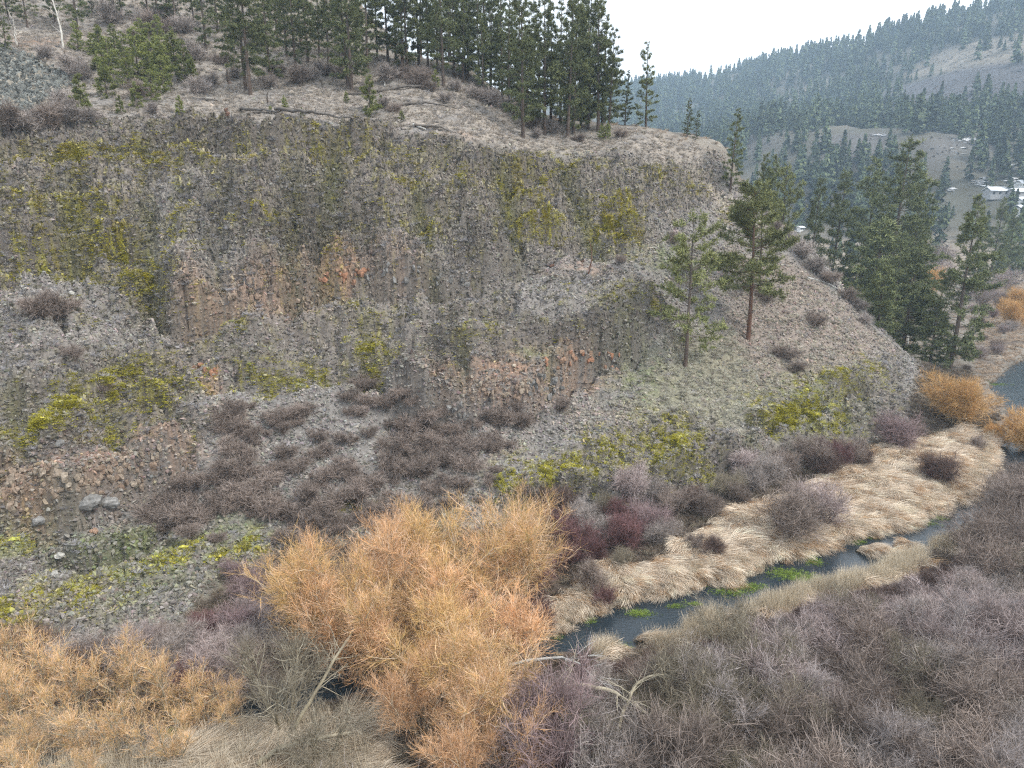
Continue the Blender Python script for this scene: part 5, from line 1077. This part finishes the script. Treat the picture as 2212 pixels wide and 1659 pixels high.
# old snow
n_ = 900; q = rf.integers(0, 6, n_); cxy = [(1712,1357,28,10),(1745,1345,30,8),(1800,1300,12,5),(1790,1320,14,5),(2080,1265,14,5),(1730,1350,20,8)]
xs, ys2 = [], []
for a_ in range(n_):
    px, py, rx, ry = cxy[q[a_]]; X, Y, Z = at0(px + rf.normal(0, .5) * rx, py + rf.normal(0, .5) * ry, GZ); xs.append(X); ys2.append(Y)
xs = np.array(xs); ys2 = np.array(ys2); s = rf.uniform(.08, .25, n_)
scatter('snow_crumbs', stones, np.stack([xs, ys2, ground(xs, ys2) + .1], 1), rz_only(n_), np.stack([s, s, s * .5], 1), np.ones((n_, 3)) * .85, 'crumbs of old snow lying under the near thicket', 'snow')
xs, ys2 = [], []
for px, py, rx, ry, n in [(2085,302,22,4,70),(2100,300,14,3,50),(2190,390,25,12,40),(2180,360,20,8,20),(2055,410,12,4,30),(1900,292,16,2,30),(2120,395,20,12,40),(2200,430,20,20,30),(2090,330,40,10,20)]:
    for _ in range(n):
        X, Y, Z = at_far(px + rf.normal(0, .5) * rx, py + rf.normal(0, .5) * ry); xs.append(X); ys2.append(Y)
xs = np.array(xs); ys2 = np.array(ys2); n_ = len(xs); s = rf.uniform(1.2, 4.0, n_)
scatter('snow_patches', stones, np.stack([xs, ys2, fbil(xs, ys2)], 1), np.zeros((n_, 3)), np.stack([s * 1.4, s, s * .18], 1), np.ones((n_, 3)) * .85, 'white patches of old snow on the far valley side', 'snow')

# ------------------------------------------------------------------ haze
hz_me = box_mesh('haze', -1600, 2500, -700, 2600, -4, 460, M['snow']); hz_me.materials.clear()
m = bpy.data.materials.new('haze'); m.use_nodes = True; nt = m.node_tree; nt.nodes.clear(); o_ = nt.nodes.new('ShaderNodeOutputMaterial'); v_ = nt.nodes.new('ShaderNodeVolumePrincipled')
v_.inputs['Density'].default_value = HAZE; v_.inputs['Color'].default_value = (.60, .80, 1.0, 1); v_.inputs['Anisotropy'].default_value = .2; nt.links.new(v_.outputs[0], o_.inputs['Volume']); hz_me.materials.append(m)
tag(link('haze', hz_me), kind='stuff')
print('tris', sum(len(me.loops) - 2 * len(me.polygons) for me in bpy.data.meshes), 'objects', len(bpy.data.objects))

# ------------------------------------------------------------------ say which one: place words for things that share a look
ORD = ['first', 'second', 'third', 'fourth', 'fifth', 'sixth', 'seventh', 'eighth', 'ninth', 'tenth', 'eleventh', 'twelfth', 'thirteenth', 'fourteenth', 'fifteenth', 'sixteenth', 'seventeenth', 'eighteenth', 'nineteenth', 'twentieth']
def sight(o):
    x, y, z = o.location; z -= CAM_H; f = y * CP - z * SP; v = -(y * SP + z * CP); return 1106 + FPX * x / f, 829.5 + FPX * v / f
def pick(v, cuts):
    for c, w_ in cuts:
        if v < c: return w_
def place(px, py, g):
    if 'far hill' in g: return pick(px, [(1640, 'left of the rocky knoll'), (1920, 'below the rocky knoll'), (2100, 'behind the valley grove'), (9e9, 'around the houses')])
    if 'thicket' in g:
        return pick(py, [(1230, 'in the back rows'), (1360, 'in the upper rows'), (1480, 'in the middle rows'), (1600, 'in the lower rows'), (9e9, 'at the bottom edge')]) + ' ' + pick(px, [(1320, 'beside the big willow'), (1560, 'below the dark water'), (1780, 'below the cress patches'), (1980, 'below the reed islet'), (9e9, 'towards the right edge')])
    if 'scree' in g: return pick(py, [(920, 'high on the scree'), (1010, 'mid scree'), (9e9, 'low on the scree')]) + ' ' + pick(px, [(460, 'above the green ledge'), (600, 'in the left chute'), (780, 'left of the middle'), (960, 'right of the middle'), (9e9, 'under the tan cliff')])
    if 'pool' in g or 'reed bed' in g: return pick(px, [(260, 'at the left edge'), (460, 'above the young willows'), (640, 'beside the dark pool'), (1330, 'beside the big willow'), (1480, 'by the red dogwoods'), (1680, 'above the round reed shrub'), (9e9, 'behind the upper reed bed')])
    if 'open valley' in g: return ''
    if 'shelf' in g or 'upper left' in g: return pick(px, [(230, 'by the left rock heap'), (330, 'left among the bright saplings'), (470, 'right of the bright saplings'), (700, 'near the double pine'), (900, 'near the twin pines'), (1060, 'behind the fallen trunks'), (1200, 'left of the lip pines'), (9e9, 'at the lip pines')])
    return ''
sets = {}
for o in C.objects:
    if o.parent is None and o.get('label') and o.get('kind') is None: sets.setdefault(o['label'], []).append(o)
for lb, os_ in sets.items():
    if len(os_) < 2: continue
    lb = lb.replace(' in the bright green cluster', '')
    cells = {}
    for o in os_:
        p_ = sight(o); cells.setdefault(place(*p_, o.get('group', '')), []).append((p_[0], o))
    for c, l_ in cells.items():
        l_.sort(key=lambda t_: t_[0])
        for k_, (_, o) in enumerate(l_):
            t_ = lb + (' ' + c if c else '')
            if len(l_) > 1 and k_ < 20: t_ += f', {ORD[k_]} from left'
            o['label'] = t_
